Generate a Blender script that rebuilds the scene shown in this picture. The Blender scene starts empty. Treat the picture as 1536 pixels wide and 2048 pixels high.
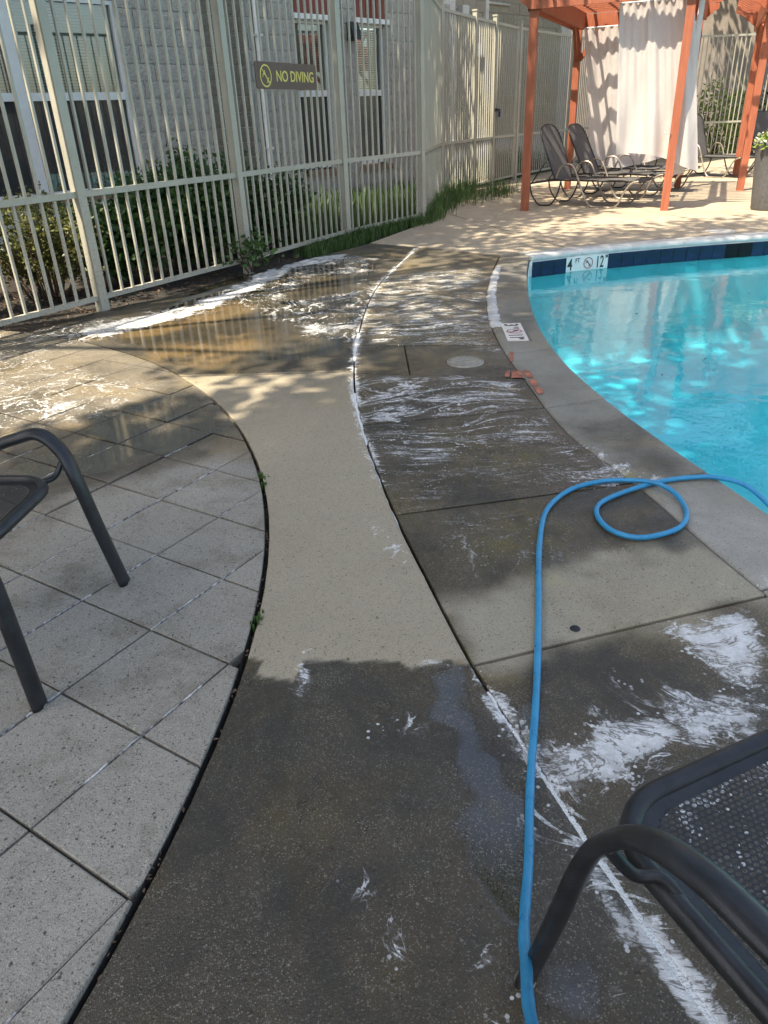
import bpy, bmesh, math, random
import numpy as np
from mathutils import Vector, Matrix
random.seed(7); RNG = np.random.default_rng(7)
R = math.radians
S = bpy.context.scene
COL = S.collection

# ------------------------------------------------------------------ camera
CAM_H, PITCH, ROLL, FOC = 1.28, R(28.23), R(2.41), 1470.0
_c, _s = math.cos(ROLL), math.sin(ROLL)
_U = Vector((0, math.sin(PITCH), math.cos(PITCH))); _F = Vector((0, math.cos(PITCH), -math.sin(PITCH)))
_right = Vector((1, 0, 0)) * _c - _U * _s; _up = Vector((1, 0, 0)) * _s + _U * _c
cam_d = bpy.data.cameras.new('camera'); cam = bpy.data.objects.new('camera', cam_d); COL.objects.link(cam)
cam_d.sensor_fit = 'VERTICAL'; cam_d.sensor_height = 36.0; cam_d.lens = 36.0 * FOC / 2048.0
cam_d.clip_start = 0.02; cam_d.clip_end = 900
M = Matrix((_right, _up, -_F)).transposed().to_4x4(); M.translation = (0, 0, CAM_H)
cam.matrix_world = M
S.camera = cam

# ------------------------------------------------------------------ light
SUN_EL = R(62.0); SUN_AZ = Vector((-0.80, -0.60, 0)).normalized()
SUN = Vector((SUN_AZ.x * math.cos(SUN_EL), SUN_AZ.y * math.cos(SUN_EL), math.sin(SUN_EL)))
W = bpy.data.worlds.new('World'); S.world = W; W.use_nodes = True
nt = W.node_tree; nt.nodes.clear()
sky = nt.nodes.new('ShaderNodeTexSky'); sky.sky_type = 'NISHITA'; sky.sun_disc = False
sky.dust_density = 2.5; sky.ozone_density = .6; sky.sun_elevation = SUN_EL; sky.sun_rotation = math.atan2(SUN_AZ.x, SUN_AZ.y)
bg = nt.nodes.new('ShaderNodeBackground'); bg.inputs[1].default_value = 0.15
wo = nt.nodes.new('ShaderNodeOutputWorld')
nt.links.new(sky.outputs[0], bg.inputs[0]); nt.links.new(bg.outputs[0], wo.inputs[0])
sd = bpy.data.lights.new('sun', 'SUN'); sd.energy = 4.8; sd.angle = R(0.55); sd.color = (1.0, 0.94, 0.84)
so = bpy.data.objects.new('sun', sd); COL.objects.link(so)
so.rotation_euler = SUN.to_track_quat('Z', 'Y').to_euler()
S.view_settings.view_transform = 'Standard'; S.view_settings.look = 'None'
S.view_settings.exposure = 1.3; S.view_settings.gamma = 1.0
S.view_settings.use_curve_mapping = False
S.view_settings.use_white_balance = True; S.view_settings.white_balance_temperature = 7450; S.view_settings.white_balance_tint = 8

cy = S.cycles
cy.use_adaptive_sampling = True; cy.adaptive_threshold = 0.02; cy.use_denoising = True
cy.max_bounces = 6; cy.diffuse_bounces = 3; cy.glossy_bounces = 3; cy.transmission_bounces = 2; cy.transparent_max_bounces = 10
cy.caustics_reflective = False; cy.caustics_refractive = False; cy.sample_clamp_indirect = 6.0

# ------------------------------------------------------------------ survey: where a sighted ground point lies in metres
def G(px, py, z=0.0):
    ax, ay = px - 768.0, py - 1024.0
    x = (_c * ax - _s * ay) / FOC; u = -(_s * ax + _c * ay) / FOC
    dy = u * math.sin(PITCH) + math.cos(PITCH); dz = u * math.cos(PITCH) - math.sin(PITCH)
    t = (z - CAM_H) / dz
    return (x * t, dy * t)
def Gs(pts, z=0.0): return [G(a, b, z) for a, b in pts]

# ------------------------------------------------------------------ mesh helpers
def tag(o, label=None, cat=None, group=None, kind=None):
    if label: o['label'] = label
    if cat: o['category'] = cat
    if group: o['group'] = group
    if kind: o['kind'] = kind
    return o
def link(o, parent=None):
    COL.objects.link(o)
    if parent is not None: o.parent = parent
    return o
def empty(name, loc=(0, 0, 0), rz=0.0):
    o = bpy.data.objects.new(name, None); o.empty_display_size = 0.1
    o.location = loc; o.rotation_euler = (0, 0, rz)
    return link(o)
class MB:
    def __init__(s): s.v = []; s.f = []; s.sm = []
    def add(s, vs, fs, smooth=False):
        n = len(s.v); s.v += [tuple(p) for p in vs]
        s.f += [tuple(i + n for i in f) for f in fs]; s.sm += [smooth] * len(fs)
    def box(s, c, d, rz=0.0, m=None):
        hx, hy, hz = d[0] / 2, d[1] / 2, d[2] / 2; cr, sr = math.cos(rz), math.sin(rz)
        vs = []
        for dx, dy, dz in ((-1,-1,-1),(1,-1,-1),(1,1,-1),(-1,1,-1),(-1,-1,1),(1,-1,1),(1,1,1),(-1,1,1)):
            x, y = dx * hx, dy * hy
            vs.append((c[0] + cr * x - sr * y, c[1] + sr * x + cr * y, c[2] + dz * hz))
        if m is not None: vs = [tuple(m @ Vector(v)) for v in vs]
        s.add(vs, [(0,3,2,1),(4,5,6,7),(0,1,5,4),(1,2,6,5),(2,3,7,6),(3,0,4,7)])
    def beam(s, a, b, w, h, up=(0, 0, 1)):
        a, b = Vector(a), Vector(b); d = (b - a).normalized(); u = Vector(up)
        if abs(d.dot(u)) > .98: u = Vector((0, 1, 0))
        x = d.cross(u).normalized() * (w / 2); y = x.cross(d).normalized() * (h / 2)
        vs = [a - x - y, a + x - y, a + x + y, a - x + y, b - x - y, b + x - y, b + x + y, b - x + y]
        s.add(vs, [(0,1,2,3),(7,6,5,4),(0,4,5,1),(1,5,6,2),(2,6,7,3),(3,7,4,0)])
    def tube(s, pts, r, seg=8, flat=1.0, up=None, cap=True):
        P = [Vector(p) for p in pts]; n = len(P)
        rr = r if hasattr(r, '__len__') else [r] * n
        T = [(P[min(i + 1, n - 1)] - P[max(i - 1, 0)]).normalized() for i in range(n)]
        nrm = Vector(up) if up is not None else (Vector((0, 0, 1)) if abs(T[0].z) < .9 else Vector((1, 0, 0)))
        vs = []
        for i in range(n):
            if up is not None: nrm = Vector(up)
            nrm = (nrm - T[i] * nrm.dot(T[i]))
            nrm = nrm.normalized() if nrm.length > 1e-6 else T[i].orthogonal().normalized()
            b = T[i].cross(nrm)
            for k in range(seg):
                a = 2 * math.pi * k / seg
                vs.append(P[i] + nrm * (math.cos(a) * rr[i] * flat) + b * (math.sin(a) * rr[i]))
        fs = [(i*seg+k, i*seg+(k+1)%seg, (i+1)*seg+(k+1)%seg, (i+1)*seg+k) for i in range(n-1) for k in range(seg)]
        s.add(vs, fs, True)
        if cap:
            m = len(s.v) - n * seg
            s.f += [tuple(m + k for k in reversed(range(seg))), tuple(m + (n-1)*seg + k for k in range(seg))]; s.sm += [False, False]
    def lathe(s, prof, c=(0, 0, 0), seg=24):
        vs = [(c[0] + r * math.cos(2*math.pi*k/seg), c[1] + r * math.sin(2*math.pi*k/seg), c[2] + z) for r, z in prof for k in range(seg)]
        fs = [(i*seg+k, i*seg+(k+1)%seg, (i+1)*seg+(k+1)%seg, (i+1)*seg+k) for i in range(len(prof)-1) for k in range(seg)]
        s.add(vs, fs, True)
    def mesh(s, name):
        me = bpy.data.meshes.new(name); me.from_pydata(s.v, [], s.f)
        me.polygons.foreach_set('use_smooth', s.sm); me.update(); return me
    def build(s, name, mat, parent=None):
        me = s.mesh(name)
        if mat: me.materials.append(mat)
        return link(bpy.data.objects.new(name, me), parent)
def inst(name, me, parent, loc=(0, 0, 0), rz=0.0, scale=None):
    o = bpy.data.objects.new(name, me); o.location = loc; o.rotation_euler = (0, 0, rz)
    if scale: o.scale = scale
    return link(o, parent)
def spline(pts, n=8, closed=False):
    P = [Vector(p) for p in pts]; out = []; N = len(P)
    for i in range(N - 1):
        p0, p1, p2, p3 = P[max(i-1, 0)], P[i], P[i+1], P[min(i+2, N-1)]
        for k in range(n):
            t = k / n
            out.append(0.5*((2*p1)+(p2-p0)*t+(2*p0-5*p1+4*p2-p3)*t*t+(3*p1-p0-3*p2+p3)*t**3))
    out.append(P[-1]); return out

# ------------------------------------------------------------------ materials
class NT:
    def __init__(s, name):
        s.m = bpy.data.materials.new(name); s.m.use_nodes = True; s.t = s.m.node_tree; s.t.nodes.clear()
        s.out = s.n('ShaderNodeOutputMaterial'); s.geo = None
    def n(s, ty, **kw):
        nd = s.t.nodes.new(ty)
        for k, v in kw.items():
            if k[0] == '_': setattr(nd, k[1:], v)
            else:
                key = int(k[1:]) if (k[0] == 'i' and k[1:].isdigit()) else k.replace('__', ' ')
                if isinstance(v, bpy.types.NodeSocket): s.t.links.new(v, nd.inputs[key])
                else: nd.inputs[key].default_value = v
        return nd
    def pos(s):
        if not s.geo: s.geo = s.n('ShaderNodeNewGeometry')
        return s.geo.outputs['Position']
    def obj(s): return s.n('ShaderNodeTexCoord').outputs['Object']
    def scale(s, v, k): return s.n('ShaderNodeVectorMath', _operation='MULTIPLY', i0=v, i1=k).outputs[0]
    def noise(s, v, sc, det=4, rough=.55, dist=0.0): return s.n('ShaderNodeTexNoise', Vector=v, Scale=sc, Detail=det, Roughness=rough, Distortion=dist).outputs[0]
    def vor(s, v, sc, feat='F1'): return s.n('ShaderNodeTexVoronoi', _feature=feat, Vector=v, Scale=sc)
    def math(s, op, a, b=0.0, c=None):
        kw = dict(i0=a, i1=b)
        if c is not None: kw['i2'] = c
        return s.n('ShaderNodeMath', _operation=op, **kw).outputs[0]
    def step(s, v, a, b): return s.n('ShaderNodeMapRange', _interpolation_type='SMOOTHSTEP', i0=v, i1=a, i2=b, i3=0.0, i4=1.0).outputs[0]
    def lin(s, v, a, b, c=0.0, d=1.0): return s.n('ShaderNodeMapRange', i0=v, i1=a, i2=b, i3=c, i4=d).outputs[0]
    def mix(s, f, a, b):
        nd = s.n('ShaderNodeMix', _data_type='RGBA')
        for sock, v in ((nd.inputs[0], f), (nd.inputs[6], a), (nd.inputs[7], b)):
            if isinstance(v, bpy.types.NodeSocket): s.t.links.new(v, sock)
            elif sock == nd.inputs[0]: sock.default_value = v
            else: sock.default_value = (*v, 1) if len(v) == 3 else v
        return nd.outputs[2]
    def mixf(s, f, a, b): 
        nd = s.n('ShaderNodeMix', _data_type='FLOAT')
        for sock, v in ((nd.inputs[0], f), (nd.inputs[2], a), (nd.inputs[3], b)):
            if isinstance(v, bpy.types.NodeSocket): s.t.links.new(v, sock)
            else: sock.default_value = v
        return nd.outputs[0]
    def attr(s, name): return s.n('ShaderNodeAttribute', _attribute_name=name).outputs['Fac']
    def bump(s, h, strength=.3, dist=.01): return s.n('ShaderNodeBump', Strength=strength, Distance=dist, Height=h).outputs[0]
    def prin(s, **kw):
        b = s.n('ShaderNodeBsdfPrincipled')
        for k, v in kw.items():
            k = k.replace('__', ' ')
            if isinstance(v, bpy.types.NodeSocket): s.t.links.new(v, b.inputs[k])
            else: b.inputs[k].default_value = (*v, 1) if (isinstance(v, tuple) and len(v) == 3 and 'Color' in k) else v
        return b
    def done(s, sh): s.t.links.new(sh.outputs[0] if hasattr(sh, 'outputs') else sh, s.out.inputs[0]); return s.m

def simple(name, col, rough=.6, metal=0.0, var=.12, sc=8.0, bump=0.0, bsc=60.0, spec=.5):
    t = NT(name); p = t.obj(); n = t.noise(p, sc, 5)
    c2 = tuple(max(0, v * (1 - var * 2)) for v in col); c1 = tuple(min(1, v * (1 + var)) for v in col)
    kw = dict(Base__Color=t.mix(t.lin(n, .3, .7), c2, c1), Roughness=rough, Metallic=metal, Specular__IOR__Level=spec)
    if bump: kw['Normal'] = t.bump(t.noise(p, bsc, 4), bump, .004)
    return t.done(t.prin(**kw))

def concrete(name, dry, clean_sunlit, speck=.8, fine=300.0, rust=0.0, wetdark=.42, brush=0.0, streak=False, warm=0.0, per_piece=False):
    """poured or cast concrete whose wet film, standing water, suds, washed areas and painted sun patches come from attributes laid on the slab"""
    t = NT(name); p = t.pos()
    wet, pud, foam, cln_sun, moss = (t.attr(a) for a in ('wet', 'puddle', 'foam', 'clean_sunlit', 'moss'))
    big = t.noise(p, 1.3, 4, .62); mid = t.noise(p, 9.0, 5, .65); fin = t.noise(p, 90.0, 2, .7)
    d2 = tuple(v * .72 for v in dry)
    col = t.mix(t.lin(big, .32, .68), d2, dry)
    c2 = tuple(v * .8 for v in clean_sunlit)
    colc = t.mix(t.lin(mid, .3, .72), c2, clean_sunlit)
    col = t.mix(cln_sun, col, colc)
    col = t.mix(t.math('MULTIPLY', t.lin(mid, .35, .75), .35), col, tuple(v * .55 for v in dry))
    pat = t.noise(p, 1.9, 5, .65, .5)
    col = t.mix(t.math('MULTIPLY', t.step(pat, .46, .62), t.math('MULTIPLY', wet, .6)), col, (.40, .31, .14))
    if per_piece:
        rnd = t.n('ShaderNodeObjectInfo').outputs['Random']; col = t.mix(t.math('MULTIPLY', rnd, .55), col, tuple(v * .66 for v in dry))
        col = t.mix(t.math('MULTIPLY', t.step(t.noise(p, 4.2, 6, .72), .46, .68), .6), col, (.15, .125, .09))
    # aggregate: pale and dark grains
    v1 = t.vor(p, fine); g1 = t.n('ShaderNodeSeparateColor', i0=v1.outputs['Color'])
    pale = t.math('MULTIPLY', t.step(g1.outputs[0], .62, .95), t.step(v1.outputs['Distance'], .62, .32))
    dark = t.math('MULTIPLY', t.step(g1.outputs[1], .62, .9), t.step(v1.outputs['Distance'], .65, .35))
    v2 = t.vor(t.scale(p, (1, 1, 1)), fine * .36); g2 = t.n('ShaderNodeSeparateColor', i0=v2.outputs['Color'])
    dd = t.math('ADD', v2.outputs['Distance'], t.math('MULTIPLY', t.math('SUBTRACT', fin, .5), 1.1))
    pit = t.math('MULTIPLY', t.step(g2.outputs[0], .80, .9), t.step(dd, .34, .18))
    big_pale = t.math('MULTIPLY', t.step(g2.outputs[1], .86, .97), t.step(dd, .30, .14))
    grit = t.noise(p, 330.0, 2, .8)
    col = t.mix(t.math('MULTIPLY', t.step(grit, .50, .72), .5 * speck), col, tuple(v * .35 for v in dry))
    col = t.mix(t.math('MULTIPLY', dark, .6 * speck), col, (.03, .028, .025))
    col = t.mix(t.math('MULTIPLY', pit, .8 * speck), col, (.03, .028, .025))
    col = t.mix(t.math('MULTIPLY', moss, t.step(t.noise(p, 14, 5, .7), .38, .62)), col, (.42, .37, .085))
    dk = t.mix(wet, (1, 1, 1), (wetdark, wetdark * (.95 - warm), wetdark * (.86 - 2 * warm))); dk = t.mix(pud, dk, t.mix(cln_sun, (.17, .15, .125), (.38, .30, .20)))  # puddle base stays tan where sunlight is painted in
    col = t.n('ShaderNodeMix', _data_type='RGBA', _blend_type='MULTIPLY', i0=1.0, i6=col, i7=dk).outputs[2]
    gm_ = t.math('MULTIPLY', t.lin(mid, .3, .7, .3, 1.0), .80 * speck); col = t.mix(t.math('MULTIPLY', t.math('MAXIMUM', pale, big_pale), gm_), col, t.mix(wet, tuple(min(.8, v * 1.25) for v in dry), (.40, .37, .31)))
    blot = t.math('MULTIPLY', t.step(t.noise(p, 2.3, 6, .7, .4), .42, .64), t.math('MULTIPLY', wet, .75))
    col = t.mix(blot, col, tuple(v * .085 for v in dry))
    # suds
    ps = t.n('ShaderNodeVectorMath', _operation='ADD', i0=p, i1=t.scale(t.n('ShaderNodeTexNoise', Vector=p, Scale=1.6, Detail=2).outputs['Color'], (.55, .55, 0))).outputs[0]
    pst_ = ps
    if streak:
        sy = t.lin(t.n('ShaderNodeSeparateXYZ', i0=p).outputs[1], 2.2, 3.2)
        pst_ = t.n('ShaderNodeMix', _data_type='VECTOR', i0=sy, i4=ps, i5=t.scale(ps, (.36, 1.8, 1))).outputs[1]
    n1 = t.noise(pst_, 3.6, 9, .70, .8)
    n2 = t.noise(p, 42.0, 4, .8)
    nn = t.math('ADD', t.math('MULTIPLY', t.lin(n1, .27, .73), .74), t.math('MULTIPLY', t.lin(n2, .25, .75), .26))
    fm = t.math('SUBTRACT', foam, nn)
    ridge = t.math('ABSOLUTE', t.math('SUBTRACT', t.noise(t.scale(ps, (.7, 1.2, 1)), 9.0, 5, .7, .5), .5))
    crack = t.lin(ridge, .006, .030, .22, 1.0)
    vn = t.math('ABSOLUTE', t.math('SUBTRACT', t.noise(pst_, 4.0, 5, .60, .9), .5))
    vein = t.math('MULTIPLY', t.step(t.math('SUBTRACT', t.math('MULTIPLY', t.math('MULTIPLY', foam, foam), .105), vn), -.004, .016), t.lin(n2, .36, .56, .15, 1.0))
    body = t.math('MULTIPLY', t.step(t.math('SUBTRACT', fm, .10), -.01, .10), t.lin(fm, .06, .36, .5, 1.0))
    body = t.math('MAXIMUM', body, t.math('MULTIPLY', vein, .9))
    film = t.math('MULTIPLY', t.step(fm, -.20, .06), t.step(n2, .50, .64))
    fmask = t.math('MAXIMUM', t.math('MULTIPLY', t.math('MULTIPLY', body, crack), t.lin(n2, .30, .58, .62, 1.0)), t.math('MULTIPLY', film, .20))
    bub = t.vor(p, 85.0); bg_ = t.n('ShaderNodeSeparateColor', i0=bub.outputs['Color'])
    spot = t.math('MULTIPLY', t.math('MULTIPLY', t.step(bg_.outputs[0], .88, .93), t.step(bub.outputs['Distance'], .42, .3)), t.step(foam, .10, .5))
    fmask = t.math('MINIMUM', t.math('MAXIMUM', t.math('MULTIPLY', fmask, .93), t.math('MULTIPLY', spot, .7)), 1.0)
    col = t.mix(fmask, col, (.80, .82, .84))
    # gloss
    holes = t.step(t.math('ADD', t.noise(p, 7.0, 5, .7), t.math('MULTIPLY', pud, .6)), .72, .86)
    pm = t.math('MULTIPLY', pud, holes)
    wn = t.math('MULTIPLY', wet, t.lin(mid, .25, .7, .55, 1.0))
    rg = t.mixf(wn, .85, t.lin(t.noise(p, 3.1, 4, .6), .35, .65, .16, .42)); rg = t.mixf(pm, rg, .03); rg = t.mixf(fmask, rg, .75)
    h = t.math('ADD', t.noise(p, 90.0, 2, .7), t.math('MULTIPLY', t.vor(p, fine).outputs['Distance'], .8))
    if brush: h = t.math('ADD', h, t.math('MULTIPLY', t.noise(t.scale(p, (6, 60, 1)), 2.4, 3, .6), brush))
    st = t.math('MULTIPLY', t.math('SUBTRACT', 1.0, t.math('MULTIPLY', pm, .97)), .5)
    nb = t.n('ShaderNodeBump', Strength=st, Distance=.003, Height=h).outputs[0]
    return t.done(t.prin(Base__Color=col, Roughness=rg, Specular__IOR__Level=t.mixf(pm, .5, 1.0), Normal=nb))

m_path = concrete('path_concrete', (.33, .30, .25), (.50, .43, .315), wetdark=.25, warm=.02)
m_deck = concrete('deck_concrete', (.34, .30, .225), (.50, .45, .345), wetdark=.30, streak=True, warm=.04)
m_paver = concrete('paver_concrete', (.41, .385, .335), (.41, .385, .335), speck=1.0, fine=280, wetdark=.48, warm=.07, per_piece=True)
m_coping = concrete('coping_concrete', (.36, .345, .30), (.55, .53, .48), brush=2.6, speck=.6)
def far_mat():
    t = NT('stamped_concrete'); p = t.pos(); a = t.noise(p, 1.1, 6, .65); b = t.noise(t.scale(p, (1, .6, 1)), 5, 6, .7)
    col = t.mix(t.lin(a, .3, .7), (.31, .255, .185), (.43, .365, .275)); col = t.mix(t.math('MULTIPLY', t.lin(b, .42, .75), .5), col, (.19, .155, .115))
    return t.done(t.prin(Base__Color=col, Roughness=.75, Normal=t.bump(t.math('ADD', b, t.noise(p, 60, 3)), .5, .006)))
m_far = far_mat()
m_joint = simple('joint_grit', (.035, .032, .028), .95, var=.4, sc=40, bump=.8, bsc=160)
m_soil = simple('mulch', (.03, .02, .015), .95, var=.5, sc=14, bump=1.0, bsc=60)
m_fence = simple('fence_paint', (.50, .485, .40), .45, var=.07, sc=3, bump=.05)
def dirty_fence():
    t = NT('fence_paint_speckled'); p = t.pos(); v = t.vor(p, 75.0); c = t.n('ShaderNodeSeparateColor', i0=v.outputs['Color'])
    z = t.n('ShaderNodeSeparateXYZ', i0=p).outputs[2]
    spl = t.math('MULTIPLY', t.math('MULTIPLY', t.step(c.outputs[0], .70, .8), t.step(v.outputs['Distance'], .45, .25)), t.lin(z, .1, 1.4, 1.0, .1))
    n = t.noise(p, 3, 5)
    col = t.mix(t.lin(n, .3, .7), (.365, .35, .29), (.43, .415, .35)); col = t.mix(t.math('MULTIPLY', spl, .75), col, (.11, .085, .06))
    return t.done(t.prin(Base__Color=col, Roughness=.45))
m_fence = dirty_fence()
def wood(name, c1, c2):
    t = NT(name); p = t.obj(); n = t.noise(t.scale(p, (12, 12, 1.2)), 3, 6, .6); k = t.noise(p, 2.0, 4)
    col = t.mix(t.lin(n, .3, .7), c1, c2); col = t.mix(t.math('MULTIPLY', t.lin(k, .5, .8), .3), col, tuple(v * .6 for v in c1))
    return t.done(t.prin(Base__Color=col, Roughness=.6, Normal=t.bump(n, .25, .004)))
m_wood = wood('red_cedar_stain', (.27, .075, .04), (.40, .12, .06))
m_red = wood('red_siding', (.16, .035, .025), (.23, .055, .04))
m_white = simple('white_frame', (.75, .77, .78), .4, var=.04)
m_conduit = simple('grey_conduit', (.6, .6, .57), .5, var=.05)
m_black = simple('black_metal', (.02, .021, .023), .42, var=.3, sc=20)
m_frame = simple('charcoal_powder_coat', (.022, .024, .028), .36, var=.25, sc=25, bump=.12, bsc=200)
m_sling = simple('charcoal_sling', (.085, .08, .08), .7, var=.15, sc=60, bump=.3, bsc=400)
m_bronze = simple('bronze_tube', (.38, .33, .28), .35, metal=.5, var=.15)
def hose_mat():
    t = NT('blue_hose'); p = t.pos(); n = t.noise(p, 22, 5, .7); f = t.noise(p, 160, 3)
    col = t.mix(t.lin(n, .35, .7), (.012, .23, .46), (.03, .31, .56)); col = t.mix(t.math('MULTIPLY', t.step(t.noise(p, 9, 5, .75), .56, .72), .45), col, (.06, .12, .16))
    return t.done(t.prin(Base__Color=col, Roughness=t.lin(n, .3, .7, .22, .5), Normal=t.bump(f, .15, .002)))
m_hose = hose_mat()
m_navy = simple('navy_tile', (.003, .009, .055), .2, var=.4, sc=9, spec=.25)
m_blacktile = simple('black_tile', (.003, .003, .006), .35, spec=.15)
m_plate = simple('white_tile', (.72, .72, .70), .2, var=.05)
m_grout = simple('grout', (.75, .76, .75), .8)
m_ink = simple('black_ink', (.012, .012, .014), .4)
m_redink = simple('red_ink', (.35, .03, .03), .4)
m_sign = simple('brown_sign', (.115, .078, .062), .5, var=.05)
m_yellow = simple('yellow_ink', (.75, .62, .16), .5, var=.03)
m_lid = simple('white_lid', (.55, .54, .5), .5, var=.12, sc=30)
m_paint = simple('coral_brick', (.42, .15, .09), .6, var=.3, sc=20, bump=.3)
m_planter = simple('grey_resin', (.10, .10, .105), .6, var=.15, sc=30, bump=.3, bsc=140)
m_stucco = simple('pale_stucco', (.36, .31, .27), .9, var=.1, sc=4, bump=.5, bsc=80)
m_sill = simple('brick_sill', (.30, .21, .15), .85, var=.2, sc=12, bump=.4)
m_dark = simple('dark_room', (.02, .02, .022), .9)
m_blind = simple('blind', (.8, .8, .77), .6, var=.04)
m_mortar = simple('mortar', (.62, .60, .57), .95, var=.1, sc=20)
def block_mat(name, c):
    t = NT(name); p = t.pos(); n = t.noise(p, 45, 6, .75); v = t.vor(p, 70)
    r = t.n('ShaderNodeObjectInfo').outputs['Random']
    col = t.mix(t.lin(n, .28, .72), tuple(x * .5 for x in c), tuple(min(1, x * 1.3) for x in c))
    col = t.mix(t.math('MULTIPLY', r, .35), col, tuple(x * .78 for x in c))
    return t.done(t.prin(Base__Color=col, Roughness=.95, Normal=t.bump(t.math('ADD', n, t.math('MULTIPLY', v.outputs[0], .5)), 1.0, .02)))
m_block = block_mat('split_face_block', (.52, .49, .455))
m_block_b = block_mat('split_face_block_buff', (.46, .42, .34))
m_block_d = block_mat('split_face_block_dark', (.23, .205, .17))
def glass_mat():
    t = NT('window_glass'); fr = t.n('ShaderNodeFresnel', IOR=1.6).outputs[0]
    f = t.math('MINIMUM', t.math('ADD', t.math('MULTIPLY', fr, 1.6), .10), 1.0)
    tr = t.n('ShaderNodeBsdfTransparent'); tr.inputs[0].default_value = (.62, .68, .66, 1)
    gl = t.n('ShaderNodeBsdfGlossy', Roughness=.02); gl.inputs[0].default_value = (.9, .95, .95, 1)
    return t.done(t.n('ShaderNodeMixShader', i0=f, i1=tr.outputs[0], i2=gl.outputs[0]))
m_glass = glass_mat()
def screen_mat():
    t = NT('insect_screen'); tr = t.n('ShaderNodeBsdfTransparent'); d = t.prin(Base__Color=(.05, .05, .055), Roughness=.6)
    return t.done(t.n('ShaderNodeMixShader', i0=.55, i1=tr.outputs[0], i2=d.outputs[0]))
m_screen = screen_mat()
def cloth_mat():
    t = NT('white_curtain'); p = t.obj(); n = t.noise(p, 3, 3)
    c = t.mix(n, (.66, .61, .60), (.72, .68, .67))
    d = t.n('ShaderNodeBsdfDiffuse', Color=c); tl = t.n('ShaderNodeBsdfTranslucent', Color=c)
    w = t.noise(t.scale(p, (1, 1, .4)), 9, 4, .6)
    nb = t.bump(w, .35, .03); t.t.links.new(nb, d.inputs['Normal'])
    return t.done(t.n('ShaderNodeMixShader', i0=.38, i1=d.outputs[0], i2=tl.outputs[0]))
m_cloth = cloth_mat()
def leaf_mat(name, c1, c2):
    t = NT(name); r = t.n('ShaderNodeNewGeometry').outputs['Random Per Island']
    col = t.mix(r, c1, c2); d = t.prin(Base__Color=col, Roughness=.45)
    tl = t.n('ShaderNodeBsdfTranslucent', Color=t.mix(r, tuple(v * 1.3 for v in c1), tuple(v * 1.4 for v in c2)))
    return t.done(t.n('ShaderNodeMixShader', i0=.3, i1=d.outputs[0], i2=tl.outputs[0]))
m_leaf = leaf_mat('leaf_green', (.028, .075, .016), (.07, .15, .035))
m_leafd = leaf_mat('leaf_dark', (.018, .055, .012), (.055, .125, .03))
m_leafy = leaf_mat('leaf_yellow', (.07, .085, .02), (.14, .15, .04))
m_grass = leaf_mat('grass_blade', (.035, .085, .018), (.10, .17, .05))
m_twig = simple('dry_twig', (.12, .075, .05), .9, var=.3, sc=20)
m_bark = simple('bark', (.06, .045, .035), .95, var=.35, sc=10, bump=1.0, bsc=25)
m_petal_r = leaf_mat('petal_red', (.5, .02, .02), (.6, .05, .04))
m_petal_w = leaf_mat('petal_white', (.6, .62, .5), (.75, .75, .68))
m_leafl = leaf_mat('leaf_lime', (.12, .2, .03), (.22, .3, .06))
def water_mat():
    t = NT('pool_water'); p = t.pos()
    h = t.math('ADD', t.noise(t.scale(p, (1, 1, 1)), 2.2, 3, .5, .6), t.math('MULTIPLY', t.noise(p, 11.0, 3, .55, .5), .20))
    nb = t.bump(h, .10, .05)
    fr = t.n('ShaderNodeFresnel', IOR=1.33); t.t.links.new(nb, fr.inputs['Normal'])
    tr = t.n('ShaderNodeBsdfTransparent'); tr.inputs[0].default_value = (.18, .85, .97, 1)
    gl = t.n('ShaderNodeBsdfGlossy', Roughness=.01); gl.inputs[0].default_value = (1, 1, 1, 1); t.t.links.new(nb, gl.inputs['Normal'])
    return t.done(t.n('ShaderNodeMixShader', i0=fr.outputs[0], i1=tr.outputs[0], i2=gl.outputs[0]))
m_water = water_mat()
m_plaster = simple('pool_plaster', (.82, .87, .88), .8, var=.05, sc=1.5)
def suds_mat():
    t = NT('suds'); p = t.pos(); v = t.vor(p, 210); n = t.noise(p, 60, 4, .7)
    col = t.mix(t.math('MULTIPLY', t.step(n, .52, .66), .5), (.80, .82, .82), (.42, .43, .43)); col = t.mix(t.math('MULTIPLY', t.step(v.outputs[0], .28, .12), .5), col, (.3, .3, .3))
    return t.done(t.prin(Base__Color=col, Roughness=.6, Normal=t.bump(t.math('ADD', v.outputs[0], n), .9, .004)))
m_foam = suds_mat()

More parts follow.
